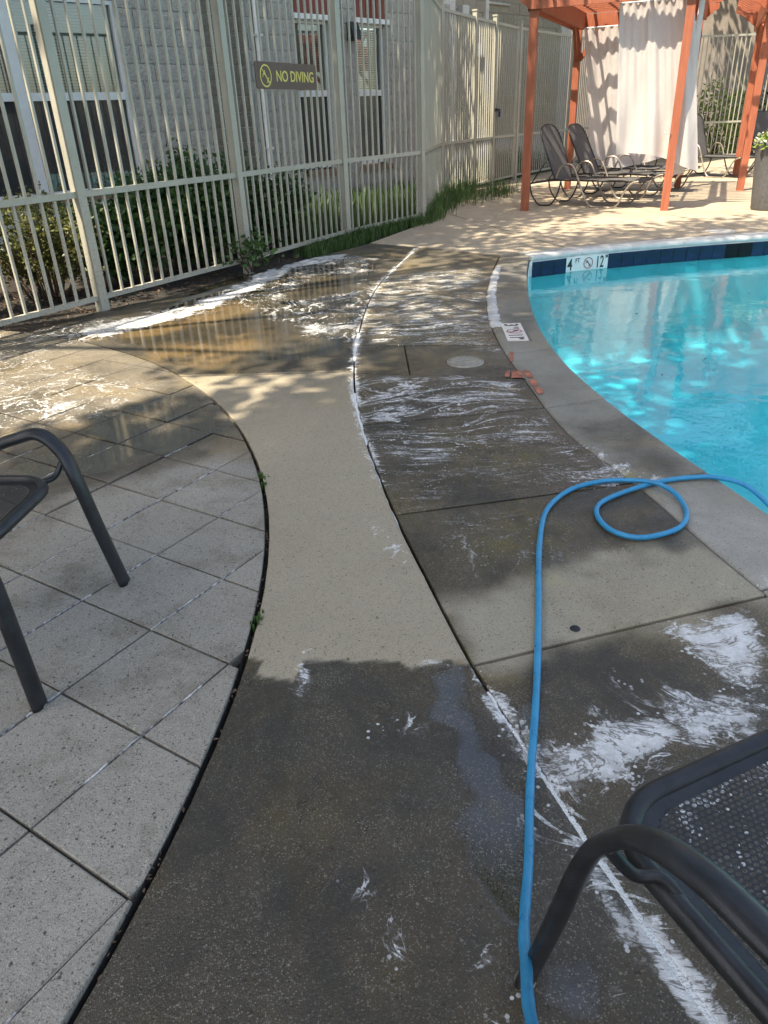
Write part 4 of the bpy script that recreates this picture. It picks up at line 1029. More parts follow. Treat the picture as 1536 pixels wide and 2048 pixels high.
# ------------------------------------------------------------------ sun loungers
def lounger(loc, rz, back, label, fr=m_black, arm=m_bronze):
    th = empty('sun_lounger', loc, rz); tag(th, label, 'sun lounger', 'pool loungers')
    w = .30; zs = .36; ba = R(back)
    bl = .80; dx, dz = -math.cos(ba) * bl, math.sin(ba) * bl
    # sling seat and back, each a shallow sagging sheet
    mb = MB(); nx, ny = 10, 8
    vs = [(i / nx * 1.22, -w + 2*w*j/ny, zs - .02 * math.sin(math.pi * j / ny)) for i in range(nx+1) for j in range(ny+1)]
    fs = [(i*(ny+1)+j, i*(ny+1)+j+1, (i+1)*(ny+1)+j+1, (i+1)*(ny+1)+j) for i in range(nx) for j in range(ny)]
    mb.add(vs, fs, True); mb.build('seat_sling', m_sling, th)
    mb = MB(); vs = []
    for i in range(13):
        t = i / 12; ww = w * (1 if t < .8 else math.sqrt(max(.06, 1 - ((t - .8) / .2) ** 2 * .72)))
        for j in range(ny + 1): vs.append((dx * t + .02 * math.sin(math.pi*j/ny) * math.sin(ba), -ww + 2*ww*j/ny, zs + dz * t - .02 * math.sin(math.pi*j/ny) * math.cos(ba)))
    mb.add(vs, [(i*(ny+1)+j, i*(ny+1)+j+1, (i+1)*(ny+1)+j+1, (i+1)*(ny+1)+j) for i in range(12) for j in range(ny)], True); mb.build('back_sling', m_sling, th)
    mb = MB(); bp = [(0, -w, zs)] + [(dx*t, -w, zs+dz*t) for t in (.3, .6, .8)] + [(dx*.92, -w*.82, zs+dz*.92), (dx*.985, -w*.5, zs+dz*.985), (dx, 0, zs+dz), (dx*.985, w*.5, zs+dz*.985), (dx*.92, w*.82, zs+dz*.92)] + [(dx*t, w, zs+dz*t) for t in (.8, .6, .3)] + [(0, w, zs)]
    mb.tube(spline(bp, 4), .013); mb.build('back_frame', fr, th)
    mb = MB(); mb.tube(spline([(-.42, -w, zs-.05), (0, -w, zs), (.6, -w, zs), (1.15, -w, zs), (1.24, -w*.9, zs-.01), (1.26, 0, zs-.015), (1.24, w*.9, zs-.01), (1.15, w, zs), (.6, w, zs), (0, w, zs), (-.42, w, zs-.05)], 4), .013); mb.tube([(-.42, -w, zs-.05), (-.42, w, zs-.05)], .012); mb.build('seat_frame', fr, th)
    for s_ in (-1, 1):
        y = s_ * (w + .022)
        mb = MB(); mb.tube(spline([(.02, y, zs+.03), (.08, y, zs+.17), (.17, y, zs+.215), (.27, y, zs+.19), (.35, y, zs+.06), (.46, y, .18), (.55, y, .05), (.63, y, .013), (.80, y, .012), (.92, y, .015), (1.0, y, .07), (1.07, y, .22), (1.16, y, .33), (1.26, y, .36)], 5), .0135); mb.build('arm_leg', arm, th)
        mb = MB(); mb.tube(spline([(-.40, y, zs-.05), (-.36, y, .16), (-.25, y, .03), (-.14, y, .013), (-.03, y, .04), (.06, y, .18), (.10, y, zs-.01)], 5), .012); mb.build('rear_leg', fr, th)
        mb = MB(); mb.tube([(-.40, s_*w*.95, zs-.06), (dx*.42, s_*w*.95, zs+dz*.42)], .009); mb.build('back_strut', fr, th)
    return th
lounger((2.93, 12.12, 0), R(-38), 66, 'dark sling lounger nearest the left pergola post, backrest raised', arm=m_bronze)
lounger((3.62, 13.10, 0), R(-38), 62, 'dark sling lounger with raised backrest next to the far left pergola post')
lounger((4.35, 13.95, 0), R(-38), 8, 'flat lounger lying behind the near white curtain')
lounger((6.62, 16.35, 0), R(-62), 70, 'dark lounger in the shade between the right pergola posts')
lounger((8.05, 16.4, 0), R(-70), 68, 'dark lounger behind the flower planter at the right edge')
lounger((5.7, 16.9, 0), R(-66), 10, 'lounger lying flat in the shade behind the near right post')

# ------------------------------------------------------------------ planter with flowers
pl = empty('planter', (5.30, 10.48, 0)); tag(pl, 'tall round grey planter with red and white flowers at the right edge', 'planter')
mb = MB(); mb.lathe([(0, .0), (.205, .0), (.215, .02), (.235, .25), (.262, .55), (.285, .76), (.292, .80), (.292, .815), (.268, .815), (.262, .74), (0, .735)], seg=40); mb.build('pot', m_planter, pl)
mb = MB(); mb.lathe([(0, .745), (.262, .742)], seg=24); mb.build('potting_soil', m_soil, pl)
def leaf_quads(mb, pts, size, rg, up=.3, ratio=.55):
    for p_ in pts:
        s_ = size * rg.uniform(.6, 1.3); d = Vector((rg.gauss(0, 1), rg.gauss(0, 1), rg.gauss(0, .6) + up)).normalized()
        sd_ = d.cross(Vector((rg.gauss(0, 1), rg.gauss(0, 1), rg.gauss(0, 1)))).normalized() * (s_ * ratio * .5); p_ = Vector(p_); nn = d.cross(sd_).normalized() * s_ * .08
        mb.add([p_, p_ + d * s_ * .45 + sd_ + nn, p_ + d * s_, p_ + d * s_ * .45 - sd_ + nn], [(0, 1, 2, 3)])
rg = random.Random(3)
def dome(n, r, h, z0, lo=.3): 
    out = []
    while len(out) < n:
        x, y, z = rg.uniform(-1, 1), rg.uniform(-1, 1), rg.uniform(0, 1)
        k = x*x + y*y + z*z
        if lo < k < 1: out.append((x * r, y * r, z0 + z * h))
    return out
mb = MB(); leaf_quads(mb, dome(900, .30, .20, .76), .06, rg, ratio=.7); mb.build('foliage', m_leafl, pl)
mb = MB(); leaf_quads(mb, dome(260, .31, .23, .78, .7), .045, rg, ratio=1.0); mb.build('white_flowers', m_petal_w, pl)['kind'] = 'stuff'
mb = MB(); leaf_quads(mb, [(x + .12, y - .05, z + .02) for x, y, z in dome(160, .2, .2, .80, .6)], .05, rg, ratio=1.0); mb.build('red_flowers', m_petal_r, pl)['kind'] = 'stuff'

# ------------------------------------------------------------------ patio chairs in front
def mesh_sheet(th, w, d, z, mat, pitch=(.0135, .0105), name='seat_mesh', off=(0, 0), rnd=.06, hole=.44):
    """perforated sheet: rows of oval holes, w wide (local x) and d deep (local y, from 0 back)"""
    vs, fs = [], []; px_, py_ = pitch; ny = int(d / py_); nx = int(w / px_)
    ho = [(math.cos(a) * px_ * hole, math.sin(a) * py_ * hole) for a in [k * math.pi / 4 + math.pi / 8 for k in range(8)]]
    oc = [(.5, .17), (.17, .5), (-.17, .5), (-.5, .17), (-.5, -.17), (-.17, -.5), (.17, -.5), (.5, -.17)]
    oc = [(.5, .207), (.207, .5), (-.207, .5), (-.5, .207), (-.5, -.207), (-.207, -.5), (.207, -.5), (.5, -.207)]
    for j in range(ny):
        sh = px_ / 2 if j % 2 else 0
        for i in range(nx):
            cx = -w / 2 + px_ * (i + .5) + sh; cy = -py_ * (j + .5)
            ex = abs(cx) - (w / 2 - rnd); ey = abs(cy + d / 2) - (d / 2 - rnd)
            if ex > 0 and ey > 0 and math.hypot(ex, ey) > rnd: continue
            n = len(vs); zz = z - .010 * (1 - (2 * cx / w) ** 2) * (1 - (2 * (cy + d/2) / d) ** 2)
            vs += [(cx + a * px_ + off[0], cy + b * py_ + off[1], zz) for a, b in oc] + [(cx + a + off[0], cy + b + off[1], zz) for a, b in ho]
            vs += [(cx + .5*px_ + off[0], cy + .5*py_ + off[1], zz), (cx - .5*px_ + off[0], cy + .5*py_ + off[1], zz), (cx - .5*px_ + off[0], cy - .5*py_ + off[1], zz), (cx + .5*px_ + off[0], cy - .5*py_ + off[1], zz)]
            fs += [(n+k, n+(k+1) % 8, n+8+(k+1) % 8, n+8+k) for k in range(8)]
            fs += [(n, n+16, n+1), (n+2, n+17, n+3), (n+4, n+18, n+5), (n+6, n+19, n+7)]
    mb = MB(); mb.add(vs, fs); o = mb.build(name, mat, th); o['kind'] = 'stuff'; return o
def patio_chair(name, loc, rz, label, arm_l, arm_r, w=.50, d=.50, zs=.40, pitch=(.0135, .0105), hole=.44, tube=.0125):
    """local frame: origin under the front edge of the seat, facing +y; arm_l / arm_r are the bent leg-and-arm tubes"""
    th = empty(name, loc, rz); tag(th, label, 'chair', 'patio chairs')
    rnd = .095; hw = w / 2
    loop = []
    for cx, cy, a0 in ((hw - rnd, -rnd, 0), (-hw + rnd, -rnd, 90), (-hw + rnd, -d + rnd, 180), (hw - rnd, -d + rnd, 270)):
        for k in range(7): loop.append((cx + rnd * math.cos(R(a0 + k * 15)), cy + rnd * math.sin(R(a0 + k * 15)), zs))
    mb = MB(); lp_ = loop + loop[:2]; mb.tube(lp_, .0155, 12, cap=False); mb.build('seat_frame', m_frame, th)
    # flat rim inside the tube
    mb = MB(); vs = []; k = len(loop); cx0, cy0 = 0, -d / 2
    for s_ in (.012, .036):
        for x, y, z in loop:
            vx, vy = x - cx0, y - cy0; L = math.hypot(vx, vy); vs.append((x - vx / L * s_, y - vy / L * s_, z + .005 - (.004 if s_ > .02 else 0)))
    mb.add(vs, [(i, (i+1) % k, k+(i+1) % k, k+i) for i in range(k)], True); mb.build('seat_rim', m_frame, th)
    mesh_sheet(th, w - .062, d - .062, zs + .0035, m_frame, pitch, off=(0, -.031), rnd=rnd - .02, hole=hole)
    for nm, pts in (('arm', arm_l), ('arm', arm_r)):
        mb = MB(); mb.tube(spline(pts, 8), tube, 16, flat=1.62, up=(1, 0, 0)); arm = mb.build('arm_leg', m_frame, th)
        s_ = -1 if pts[0][0] < 0 else 1
        i1 = min(range(len(pts)), key=lambda i_: abs(pts[i_][2] - (zs + .05))); q_ = pts[i1]
        mb = MB(); mb.tube(spline([(q_[0], q_[1], q_[2] - .01), (q_[0] - s_*.03, q_[1] - .02, q_[2] - .055), (q_[0] - s_*.06, q_[1] - .035, q_[2] - .06), (s_ * (hw - .01), q_[1] - .06, zs)], 6), .0085, 10); mb.build('bracket', m_frame, th)
        ft_ = pts[0]; mb = MB(); mb.lathe([(.017, 0), (.018, .008), (.014, .012)], (ft_[0], ft_[1], 0), 14); mb.build('foot_glide', simple('grey_glide', (.2, .2, .19), .5), th)
        mb = MB(); y_ = -d + .02; mb.tube(spline([(s_ * (hw + .09), -d + .05, .61), (s_ * (hw + .05), -d - .04, .45), (s_ * (hw + .06), -d - .10, .2), (s_ * (hw + .08), -d - .16, .01)], 6), .0155, 12); mb.build('rear_leg', m_frame, th)
    # backrest: tube loop filled with the same mesh
    mb = MB(); bp = [(-hw + .01, -d + .02, zs), (-hw - .02, -d - .05, zs + .22), (-hw, -d - .11, zs + .40), (-hw + .10, -d - .15, zs + .50), (0, -d - .16, zs + .52), (hw - .10, -d - .15, zs + .50), (hw, -d - .11, zs + .40), (hw + .02, -d - .05, zs + .22), (hw - .01, -d + .02, zs)]
    mb.tube(spline(bp, 6), .0145, 12); mb.build('back_frame', m_frame, th)
    mb = MB(); vs = []; 
    for j in range(9):
        t = j / 8; y = -d + .0 - .15 * t; z = zs + .03 + .46 * t; hw2 = hw - .005 - .09 * max(0, t - .7) / .3
        vs += [(-hw2, y, z), (hw2, y, z)]
    # back mesh as crossing strips
    for j in range(30):
        t = j / 29; y = -d - .15 * t; z = zs + .03 + .46 * t; hw2 = hw - .005 - .09 * max(0, t - .7) / .3; mb.beam((-hw2, y, z), (hw2, y, z), .003, .006)
    for i in range(28):
        x = -hw + .02 + (w - .04) * i / 27; tt = 1.0 if abs(x) < hw - .1 else .85; mb.beam((x, -d + .002, zs + .03), (x, -d - .148 * tt, zs + .03 + .46 * tt), .003, .006)
    o = mb.build('back_mesh', m_frame, th); o['kind'] = 'stuff'
    return th
def to_local(loc, rz, pts):
    c, s = math.cos(-rz), math.sin(-rz)
    return [((x - loc[0]) * c - (y - loc[1]) * s, (x - loc[0]) * s + (y - loc[1]) * c, z) for x, y, z in pts]
def mirror(pts): return [(-x, y, z) for x, y, z in pts]
# near chair at the lower right, facing away and a little left
rz = math.atan2(.101, .232); c0 = Vector((.281, .687, 0)); loc = c0 + Vector((math.cos(rz), math.sin(rz), 0)) * .25
armL = to_local(loc, rz, [(.202, .705, .004), (.222, .660, .22), (.240, .620, .42), (.252, .585, .505), (.274, .540, .565), (.305, .470, .598), (.340, .395, .604), (.385, .300, .606), (.425, .215, .61)])
patio_chair('patio_chair', loc, rz, 'black mesh patio chair at the lower right beside the blue hose', armL, mirror(armL), zs=.42, pitch=(.0105, .0078), hole=.40)
# chair at the left edge, facing right
rz = R(-95.5); loc = Vector((-.955, 1.715, 0))
armA = to_local(loc, rz, [(-.835, 1.973, .004), (-.868, 1.965, .20), (-.895, 1.958, .38), (-.925, 1.980, .455), (-.985, 1.995, .510), (-1.06, 1.99, .50), (-1.14, 1.985, .478), (-1.24, 1.98, .47), (-1.34, 1.97, .48)])
armB = to_local(loc, rz, [(-.888, 1.419, .004), (-.905, 1.437, .20), (-.925, 1.455, .38), (-.95, 1.46, .455), (-1.01, 1.465, .505), (-1.09, 1.462, .50), (-1.18, 1.46, .478), (-1.27, 1.46, .47), (-1.37, 1.46, .48)])
patio_chair('patio_chair', loc, rz, 'black mesh patio chair at the left edge on the square pavers', armA, armB, w=.40, d=.46, pitch=(.009, .007), hole=.24, tube=.0165)

# ------------------------------------------------------------------ blue hose, looped once beside the coping
hp = [(1068,2110,.22),(1062,2048,.185),(1051,1965,.145),(1050,1880,.105),(1057,1740,.055),(1062,1600,.022),(1070,1400,.0115),(1077,1200,.0115),(1078,1080,.0115),(1095,1020,.0115),(1140,980,.0115),(1200,963,.0125),(1260,961,.018),(1312,966,.026),(1352,990,.018),(1374,1024,.0125),(1358,1056,.0115),(1310,1072,.0115),(1258,1073,.0115),(1214,1056,.0115),(1194,1030,.0115),(1203,1006,.0115),(1246,985,.0115),(1312,965,.0112),(1380,955,.0125),(1432,955,.012)]
H3 = [(*G(a, b, z), z) for a, b, z in hp] + [(1.40, 2.50, -.02), (1.50, 2.42, -.10), (1.62, 2.32, -.17), (1.85, 2.2, -.19), (2.2, 2.05, -.19)]
hs = spline(H3, 10); hs = [q_ + Vector((math.sin(k * .33) * .0016 + math.sin(k * .11) * .002, math.sin(k * .27 + 1) * .0016, 0)) for k, q_ in enumerate(hs)]
mb = MB(); mb.tube(hs, [.0094 + .0003 * math.sin(k * .9) for k in range(len(hs))], 14); tag(mb.build('garden_hose', m_hose), 'blue hose looped on the wet deck and trailing into the pool', 'hose')

# ------------------------------------------------------------------ lids and small fittings
def lid(loc, r, label, mat=m_lid):
    th = empty('skimmer_lid', loc); tag(th, label, 'lid')
    mb = MB(); mb.lathe([(0, .004), (r * .25, .004), (r * .3, .0055), (r * .34, .004), (r * .8, .004), (r * .86, .006), (r * .9, .006), (r * .93, .003), (r, .004), (r, -.01)], seg=40); mb.build('cover', mat, th)
    mb = MB(); mb.lathe([(r * 1.0, .005), (r * 1.05, .007), (r * 1.10, .004), (r * 1.11, -.01)], seg=40); mb.build('ring', mat, th)
    return th
lid((*G(931, 724), .0), .098, 'round skimmer lid ringed with suds in the wet deck', simple('stained_lid', (.30, .28, .24), .45, var=.15, sc=30))
lid((*G(1440, 463), .003), .14, 'pale round lid in the far deck beyond the pool')
mb = MB(); c = G(1150, 1258); mb.lathe([(0, .003), (.005, .0035), (.007, .001), (.012, .003), (.015, .001), (.0155, -.005)], (*c, .001), 20); tag(mb.build('anchor_cap', m_black), 'small black anchor cap sunk in the concrete slab', 'cap')
# coral paint left along the joint by the coping
pp = MB(); rg = random.Random(5)
for poly in ([(1019,706),(1026,705),(1027,722),(1020,724)], [(1010,744),(1020,742),(1020,755),(1009,756)], [(1023,743),(1040,741),(1050,757),(1023,757)], [(1044,741),(1058,743),(1068,757),(1054,757)], [(1055,760),(1070,759),(1078,772),(1064,773)], [(1067,776),(1080,774),(1089,788),(1077,790)]):
    q_ = Gs(poly); c = np.mean(q_, axis=0); out = []; n = len(poly)
    for k in range(n):
        a, b = np.array(q_[k]), np.array(q_[(k+1) % n])
        for f_ in (0, .33, .66): p_ = a + (b - a) * f_; p_ = p_ + (p_ - c) * rg.uniform(-.16, .08); out.append((*p_, .0045))
    pp.add(out, [tuple(range(len(out)))])
tag(pp.build('brick_chips', m_paint), 'coral brick showing in the broken joint beside the coping', 'brick', kind='stuff')
# beads of suds standing in the joints
sb = MB(); rg = random.Random(8)
def bead(line, r0, r1, y0, y1, z=0.0, dx=0.0, flat=.22):
    pts = [(x + dx + rg.uniform(-.003, .003), y, z) for x, y in line if y0 < y < y1]
    if len(pts) < 3: return
    pts = spline(pts, 14); n = len(pts); rr = [(r0 + (r1 - r0) * i / n) * (.35 + .75 * vnoise(np.array([i * .35]), np.array([0.0]), 1.0, 4)[0] + .45 * vnoise(np.array([i * 1.3]), np.array([3.0]), 1.0, 6)[0]) for i in range(n)]
    sb.tube(pts, rr, 8, flat=flat)
bead(Rs, .019, .004, .3, 1.42, -.003, -.002); bead(Rs, .007, .009, 3.0, 3.75, -.002, -.004); bead(Rs, .010, .016, 4.3, 5.0, -.002, 0); bead(Rs, .004, .006, 1.9, 3.0, -.004, -.008); bead(Rs, .012, .012, 6.9, 8.3, -.006, 0)
SUDS = sb; sb = MB(); bead(Cs, .046, .036, 4.95, 7.3, -.010, .035, .42); sb.build('sealant_joint', simple('pale_sealant', (.47, .47, .47), .6, var=.15, sc=12), pool); sb = SUDS
tag(sb.build('soap_suds', m_foam), 'white suds standing in the joints of the deck', 'suds', kind='stuff')

# ------------------------------------------------------------------ planting
FD = (np.array(p2) - np.array(p1)); FD /= np.hypot(*FD); FN = np.array([-FD[1], FD[0]])     # along the long fence, and into the bed
def fp(s, o): q_ = np.array(p1) + FD * s + FN * o; return float(q_[0]), float(q_[1])
def shrub(name, s, o, r, h, label, mat, n=2600, size=.05, stems=14, lo=.0, seed=0, stemmat=m_twig, z0=.05, rx=None):
    rg = random.Random(seed); x0, y0 = fp(s, o); th = empty(name, (x0, y0, 0)); tag(th, label, 'shrub', 'shrubs behind the long fence')
    tips = []; mb = MB()
    for k in range(stems):
        a = rg.uniform(0, 6.28); rr = r * math.sqrt(rg.random()) * .9; hh = h * rg.uniform(.55, 1.0) * (1 - .35 * (rr / r) ** 2)
        tip = Vector((rr * math.cos(a) * (rx or 1), rr * math.sin(a), hh)); b = Vector((tip.x * .35, tip.y * .35, 0)); m_ = b.lerp(tip, .5) + Vector((rg.uniform(-.06, .06), rg.uniform(-.06, .06), 0))
        mb.tube(spline([b, m_, tip], 3), [.008] * 3 + [.006] * 2 + [.003] * 2, 5); tips.append((b, m_, tip))
        for q_ in range(3):
            f_ = rg.uniform(.3, .9); c = m_.lerp(tip, f_) if f_ > .5 else b.lerp(m_, f_ * 2); e = c + Vector((rg.gauss(0, .13), rg.gauss(0, .13), rg.uniform(.02, .2))); mb.tube([c, e], [.004, .002], 4); tips.append((c, c.lerp(e, .5), e))
    mb.build('stems', stemmat, th)
    pts = []
    while len(pts) < n:
        b, m_, tip = rg.choice(tips); t = rg.random() ** .6
        c = b.lerp(m_, t * 2) if t < .5 else m_.lerp(tip, t * 2 - 1)
        c = c + Vector((rg.gauss(0, .075), rg.gauss(0, .075), rg.gauss(0, .06)))
        if c.z < z0 + lo or c.z > h * 1.08: continue
        pts.append(c)
    mb = MB(); leaf_quads(mb, pts, size, rg, up=.35, ratio=.6); mb.build('foliage', mat, th)
    return th
shrub('shrub', -.75, .95, .60, .86, 'thin brownish shrub with bare twigs at the left end of the fence', m_leafy, 2600, .04, 60, .36, 21)
shrub('shrub', .15, .85, .55, .84, 'yellow-green shrub beside the leftmost fence post', m_leafy, 5200, .042, 34, .1, 22)
shrub('shrub', -.2, 1.7, .4, .80, 'tall thin sprigs standing under the wide window', m_leaf, 900, .05, 12, .3, 27)
shrub('shrub', .95, .70, .50, .80, 'broad-leaved green shrub pressing against the fence bars', m_leafd, 4600, .075, 24, .0, 23)
shrub('shrub', 1.75, .80, .55, .96, 'dark green shrub behind the second fence post', m_leafd, 5200, .065, 26, .0, 24)
shrub('shrub', 2.35, 1.0, .60, 1.12, 'tallest dark shrub in front of the block wall', m_leafd, 6000, .065, 30, .0, 25)
shrub('shrub', 2.95, .70, .5, .85, 'low dark shrub at the right end of the hedge', m_leafd, 4200, .06, 22, .0, 26)
shrub('shrub', 1.72, -.10, .17, .34, 'small leafy vine growing through the fence at the second post', m_leaf, 260, .06, 6, .0, 28)
# grass along and behind the fence
gm = MB(); rg = random.Random(11)
def blades(x, y, n, h, spread):
    for _ in range(n):
        bx, by = x + rg.gauss(0, spread), y + rg.gauss(0, spread); a = rg.uniform(0, 6.28); hh = h * rg.uniform(.35, 1.5); ln = hh * rg.uniform(.2, .75); w = .0045
        dx, dy = math.cos(a), math.sin(a); nx_, ny_ = -dy * w, dx * w
        gm.add([(bx - nx_, by - ny_, -.04), (bx + nx_, by + ny_, -.04), (bx + dx * ln * .4 + nx_ * .8, by + dy * ln * .4 + ny_ * .8, hh * .62), (bx + dx * ln * .4 - nx_ * .8, by + dy * ln * .4 - ny_ * .8, hh * .62), (bx + dx * ln, by + dy * ln, hh * (.95 if ln < hh * .5 else .8))], [(0, 1, 2, 3), (3, 2, 4)])
for k in range(150): s_ = rg.uniform(2.75, 3.95); blades(*fp(s_, rg.uniform(-.16, .06)), 7, .10, .05)
for k in range(190):
    f_ = rg.random(); q_ = np.array(p3) * (1 - f_) + np.array(p4) * f_; blades(q_[0] + rg.uniform(-.05, .13), q_[1] + rg.uniform(-.12, .1), 9, .12, .06)
for k in range(240):
    f_ = rg.random(); q_ = np.array(p4) * (1 - f_) + np.array(q1) * f_; blades(q_[0] + rg.uniform(-.15, .22), q_[1], 8, .16, .07)
for k in range(90):
    f_ = rg.random(); q_ = np.array(q1) * (1 - f_) + np.array(q2) * f_; blades(q_[0] + rg.uniform(-.2, .1), q_[1] + rg.uniform(-.1, .1), 8, .22, .07)
for k in range(900): s_ = rg.uniform(3.0, 9.5); blades(*fp(s_, rg.uniform(.2, 2.6)), 8, .34 if s_ < 6 else .25, .09)
for k in range(500):
    f_ = rg.random(); q_ = np.array(q3) * (1 - f_) + np.array(q5) * f_; blades(q_[0] - rg.uniform(.1, 1.5), q_[1] + rg.uniform(.1, 1.0), 7, .45, .1)
for a_, b_, n_ in ((523, 955, 22), (527, 970, 14), (517, 1238, 16), (513, 1250, 8)): blades(*G(a_, b_), n_, .016, .010)
tag(gm.build('grass', m_grass), 'long green grass growing along the fence', 'grass', kind='stuff')
# bark chips in the bed
cm = MB()
for k in range(2600):
    s_ = rg.uniform(-3.5, 3.4); x, y = fp(s_, rg.uniform(-.12 if s_ > .2 else -.0, 1.6)); L = rg.uniform(.015, .05); cm.box((0, 0, 0), (L, L * .35, .006), 0, Matrix.Translation((x, y, -.038 + rg.uniform(0, .012))) @ Matrix.Rotation(rg.uniform(0, 6.28), 4, 'Z') @ Matrix.Rotation(rg.uniform(-.5, .5), 4, 'Y'))
tag(cm.build('bark_chips', m_twig), 'brown bark chips covering the planting bed', 'mulch', kind='stuff')

# ------------------------------------------------------------------ trees
def tree(name, base, height, crown, label, mat, n, size, seed, trunk_r=.16, group='trees around the pool', lean=(0, 0)):
    """crown is a list of (x, y, z, rx, ry, rz) clumps in world metres"""
    rg = random.Random(seed); th = empty(name, (*base, 0)); tag(th, label, 'tree', group)
    b = Vector((*base, 0)); top = b + Vector((lean[0], lean[1], height)); mb = MB()
    tp = [b, b.lerp(top, .3) + Vector((.1, -.06, 0)), b.lerp(top, .65) + Vector((-.08, .08, 0)), top]
    mb.tube([q_ - b for q_ in spline(tp, 5)], [trunk_r * (1 - .75 * i / 15) for i in range(16)], 10)
    for (x, y, z, rx, ry, rz_) in crown:
        c = Vector((x, y, z)); st = b.lerp(top, rg.uniform(.45, .8)); m_ = st.lerp(c, .5) + Vector((0, 0, .3)); mb.tube([q_ - b for q_ in spline([st, m_, c], 4)], [trunk_r * .35 * (1 - .8 * i / 8) for i in range(9)], 7)
    mb.build('trunk', m_bark, th)
    pts = []
    vol = [c[3] * c[4] * c[5] for c in crown]; tot = sum(vol)
    for (x, y, z, rx, ry, rz_), v in zip(crown, vol):
        # leaves gathered in twig clusters
        m_ = int(n * v / tot / 9) + 1
        for _ in range(m_):
            while True:
                q_ = Vector((rg.uniform(-1, 1), rg.uniform(-1, 1), rg.uniform(-1, 1)))
                if .12 < q_.length < 1: break
            c = Vector((x + q_.x * rx, y + q_.y * ry, z + q_.z * rz_)) - b
            for _ in range(9): pts.append(c + Vector((rg.gauss(0, size * 1.1), rg.gauss(0, size * 1.1), rg.gauss(0, size * .9))))
    mb = MB(); leaf_quads(mb, pts, size, rg, up=0, ratio=.7); mb.build('crown', mat, th)
    return th
tree('shade_tree', (-3.6, -2.2), 8.5, [(-3.3, -.6, 7.0, 2.3, 2.0, 1.7), (-2.0, .6, 6.6, 1.9, 1.6, 1.3), (-1.2, -.6, 6.8, 1.8, 1.7, 1.4), (-4.3, -.2, 7.2, 1.4, 1.2, 1.3), (-2.6, -1.8, 7.4, 2.2, 1.6, 1.5), (-.8, 1.4, 7.2, 1.4, 1.2, 1.0)], 'broad leafy shade tree standing behind the viewer', m_leaf, 23000, .19, 31, .22)
tree('shade_tree', (-8.0, -5.0), 17.0, [(-4.6, -.4, 16.5, 2.0, 1.7, .9), (-3.0, .6, 17.2, 2.0, 1.6, .8), (-5.6, -1.6, 16.8, 1.8, 1.5, .9), (-4.0, 1.6, 17.0, 1.6, 1.2, .7), (-2.2, -.8, 17.0, 1.8, 1.5, .8)], 'very tall tree far behind the viewer on the left', m_leaf, 8600, .22, 34, .3)
tree('shade_tree', (-4.9, 4.8), 9.0, [(-4.4, 6.0, 7.2, 1.6, 1.5, 1.1), (-2.9, 7.3, 7.6, 1.7, 1.4, 1.0), (-1.5, 8.8, 8.0, 1.5, 1.3, .9), (-1.7, 10.3, 8.0, 1.2, 1.0, .8), (-.7, 11.6, 8.3, 1.1, 1.0, .8)], 'dense leafy tree in the bed between fence and building', m_leaf, 10500, .19, 33, .2)
tree('shade_tree', (-6.3, 3.2), 9.5, [(-2.4, 3.4, 7.8, 1.5, 1.0, .7), (-1.6, 5.0, 8.4, 1.6, 1.2, .7), (-.2, 6.1, 8.0, 1.9, 1.0, .7), (1.4, 6.3, 8.4, 1.7, .9, .6), (-3.2, 2.1, 7.2, 1.0, .7, .6)], 'tall thin-crowned tree left of the long fence', m_leaf, 4600, .16, 32, .2)

# ------------------------------------------------------------------ beyond the far fence
fb = empty('building'); tag(fb, 'pale stuccoed building in sun behind the far fence', 'building')
mb = MB(); mb.box((10.5, 26.2, 2.8), (3.0, 3, 6)); mb.box((15.2, 26.2, 2.8), (4.0, 3, 6)); mb.box((12.6, 26.2, .55), (1.2, 3, 1.5)); mb.box((12.6, 26.2, 4.4), (1.2, 3, 2.8)); mb.box((12.6, 27.2, 2.1), (1.2, .2, 2.0)); mb.box((6.6, 27.2, 2.8), (5, 3, 6)); mb.build('wall', m_stucco, fb)
w = empty('window'); w.parent = fb
mb = MB()
for c, d in (((12.6, 24.80, 1.34), (1.24, .14, .08)), ((12.6, 24.80, 2.98), (1.24, .14, .08)), ((12.03, 24.80, 2.16), (.08, .14, 1.56)), ((13.17, 24.80, 2.16), (.08, .14, 1.56)), ((12.6, 24.78, 2.0), (1.06, .10, .06))): mb.box(c, d)
mb.build('frame', m_white, w)
for za, zb in ((1.38, 1.97), (2.03, 2.94)):
    mb = MB(); mb.add([(12.07, 24.82, za), (13.13, 24.82, za), (13.13, 24.82, zb), (12.07, 24.82, zb)], [(0, 1, 2, 3)]); mb.build('pane', m_glass, w)
mb = MB(); mb.box((12.6, 25.4, 2.1), (1.1, .05, 1.9)); mb.build('room_back', m_dark, w)

def far_bush(x, y, r, h, label, seed, mat):
    rg = random.Random(seed); th = empty('bush', (x, y, 0)); tag(th, label, 'bush', 'bushes beyond the far fence'); mb = MB()
    for k in range(8): a = rg.uniform(0, 6.28); mb.tube([(0, 0, 0), (r * .5 * math.cos(a), r * .5 * math.sin(a), h * .7)], [.02, .008], 5)
    mb.build('stems', m_twig, th); pts = []
    while len(pts) < 1500:
        q_ = Vector((rg.uniform(-1, 1), rg.uniform(-1, 1), rg.uniform(0, 1)))
        if .3 < q_.length < 1 + .15 * math.sin(q_.x * 7 + seed) : pts.append(Vector((q_.x * r, q_.y * r, q_.z * h + .1)))
    mb = MB(); leaf_quads(mb, pts, .13, rg, ratio=.45); mb.build('foliage', mat, th)
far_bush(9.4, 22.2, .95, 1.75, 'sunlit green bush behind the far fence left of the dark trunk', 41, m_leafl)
far_bush(11.3, 22.6, .9, 1.55, 'green bush behind the far fence under the window', 42, m_leaf)
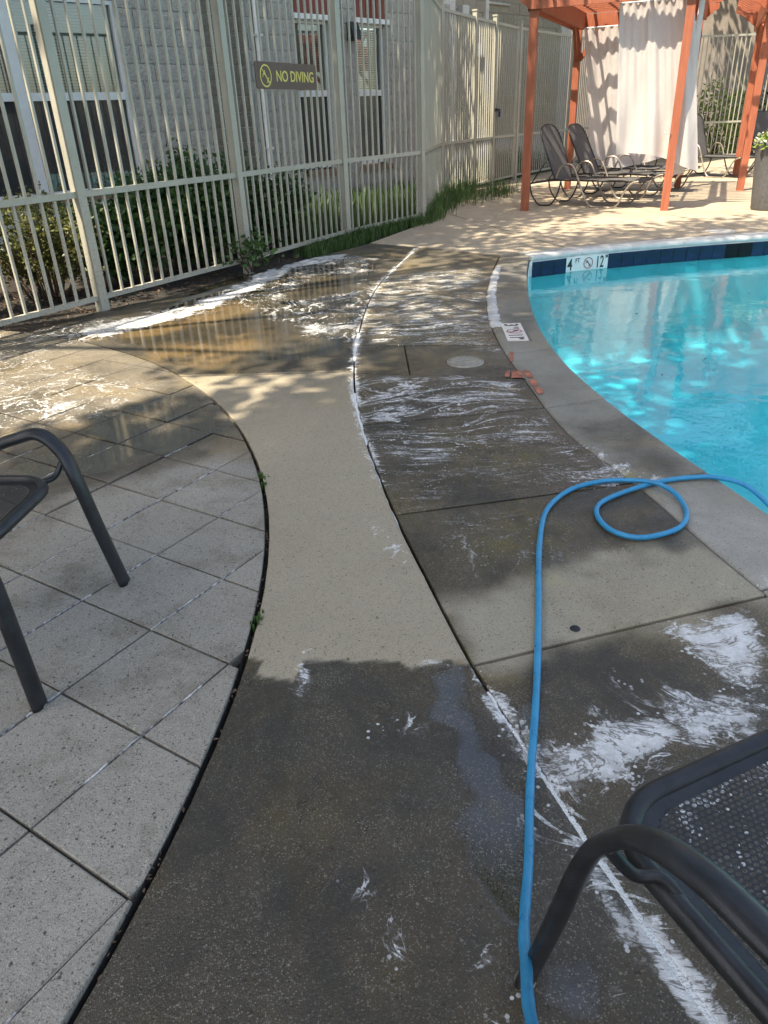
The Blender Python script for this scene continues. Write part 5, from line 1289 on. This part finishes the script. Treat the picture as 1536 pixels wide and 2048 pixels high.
far_bush(7.3, 21.9, 1.2, 2.3, 'dark bush behind the far fence near the corner', 43, m_leafd)
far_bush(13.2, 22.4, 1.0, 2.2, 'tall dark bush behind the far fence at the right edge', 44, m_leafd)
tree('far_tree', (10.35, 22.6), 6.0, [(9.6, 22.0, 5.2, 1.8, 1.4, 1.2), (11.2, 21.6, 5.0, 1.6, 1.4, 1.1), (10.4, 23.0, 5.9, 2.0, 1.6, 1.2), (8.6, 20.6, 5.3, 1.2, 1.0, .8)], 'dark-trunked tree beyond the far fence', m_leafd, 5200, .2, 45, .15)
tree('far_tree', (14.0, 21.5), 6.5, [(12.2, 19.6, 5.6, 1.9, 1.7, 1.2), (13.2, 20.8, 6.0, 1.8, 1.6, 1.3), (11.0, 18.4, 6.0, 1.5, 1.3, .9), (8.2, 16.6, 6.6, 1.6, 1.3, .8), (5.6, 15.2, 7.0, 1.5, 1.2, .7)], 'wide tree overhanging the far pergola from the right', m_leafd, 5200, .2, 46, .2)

# fallen leaf bits on the paving, along the patio edge and on the water
lm = MB(); rg = random.Random(77)
def leaf_bit(x, y, z, L):
    a = rg.uniform(0, 6.28); w = L * rg.uniform(.3, .55); ca, sa = math.cos(a), math.sin(a)
    pts = [(-L/2, 0, 0), (-L*.1, w/2, L*.12), (L/2, 0, L*.05), (L*.05, -w/2, L*.10)]
    lm.add([(x + ca*u - sa*v, y + sa*u + ca*v, z + h) for u, v, h in pts], [(0, 1, 2, 3)])
for k in range(150):
    an_ = rg.uniform(-.33, .55); r_ = PR + rg.gauss(.002, .006); leaf_bit(PC[0] + r_ * math.cos(an_), PC[1] + r_ * math.sin(an_), .0, rg.uniform(.006, .018))
for k in range(60): x, y = rg.uniform(-1.9, -.5), rg.uniform(.6, 4.5); leaf_bit(x, y, .010 if math.hypot(x - PC[0], y - PC[1]) < PR else .003, rg.uniform(.005, .016))
for k in range(45): leaf_bit(rg.uniform(-.4, 1.0), rg.uniform(.7, 6), .003, rg.uniform(.005, .014))
for k in range(26): leaf_bit(rg.uniform(1.6, 4.5), rg.uniform(3.0, 7.8), -.199, rg.uniform(.012, .04))
for k in range(120): x, y = fp(rg.uniform(-1.5, 3.2), rg.uniform(-.2, .1)); leaf_bit(x, y, .0, rg.uniform(.01, .035))
tag(lm.build('leaf_litter', m_twig), 'brown bits of fallen leaf scattered over the paving', 'leaves', kind='stuff')
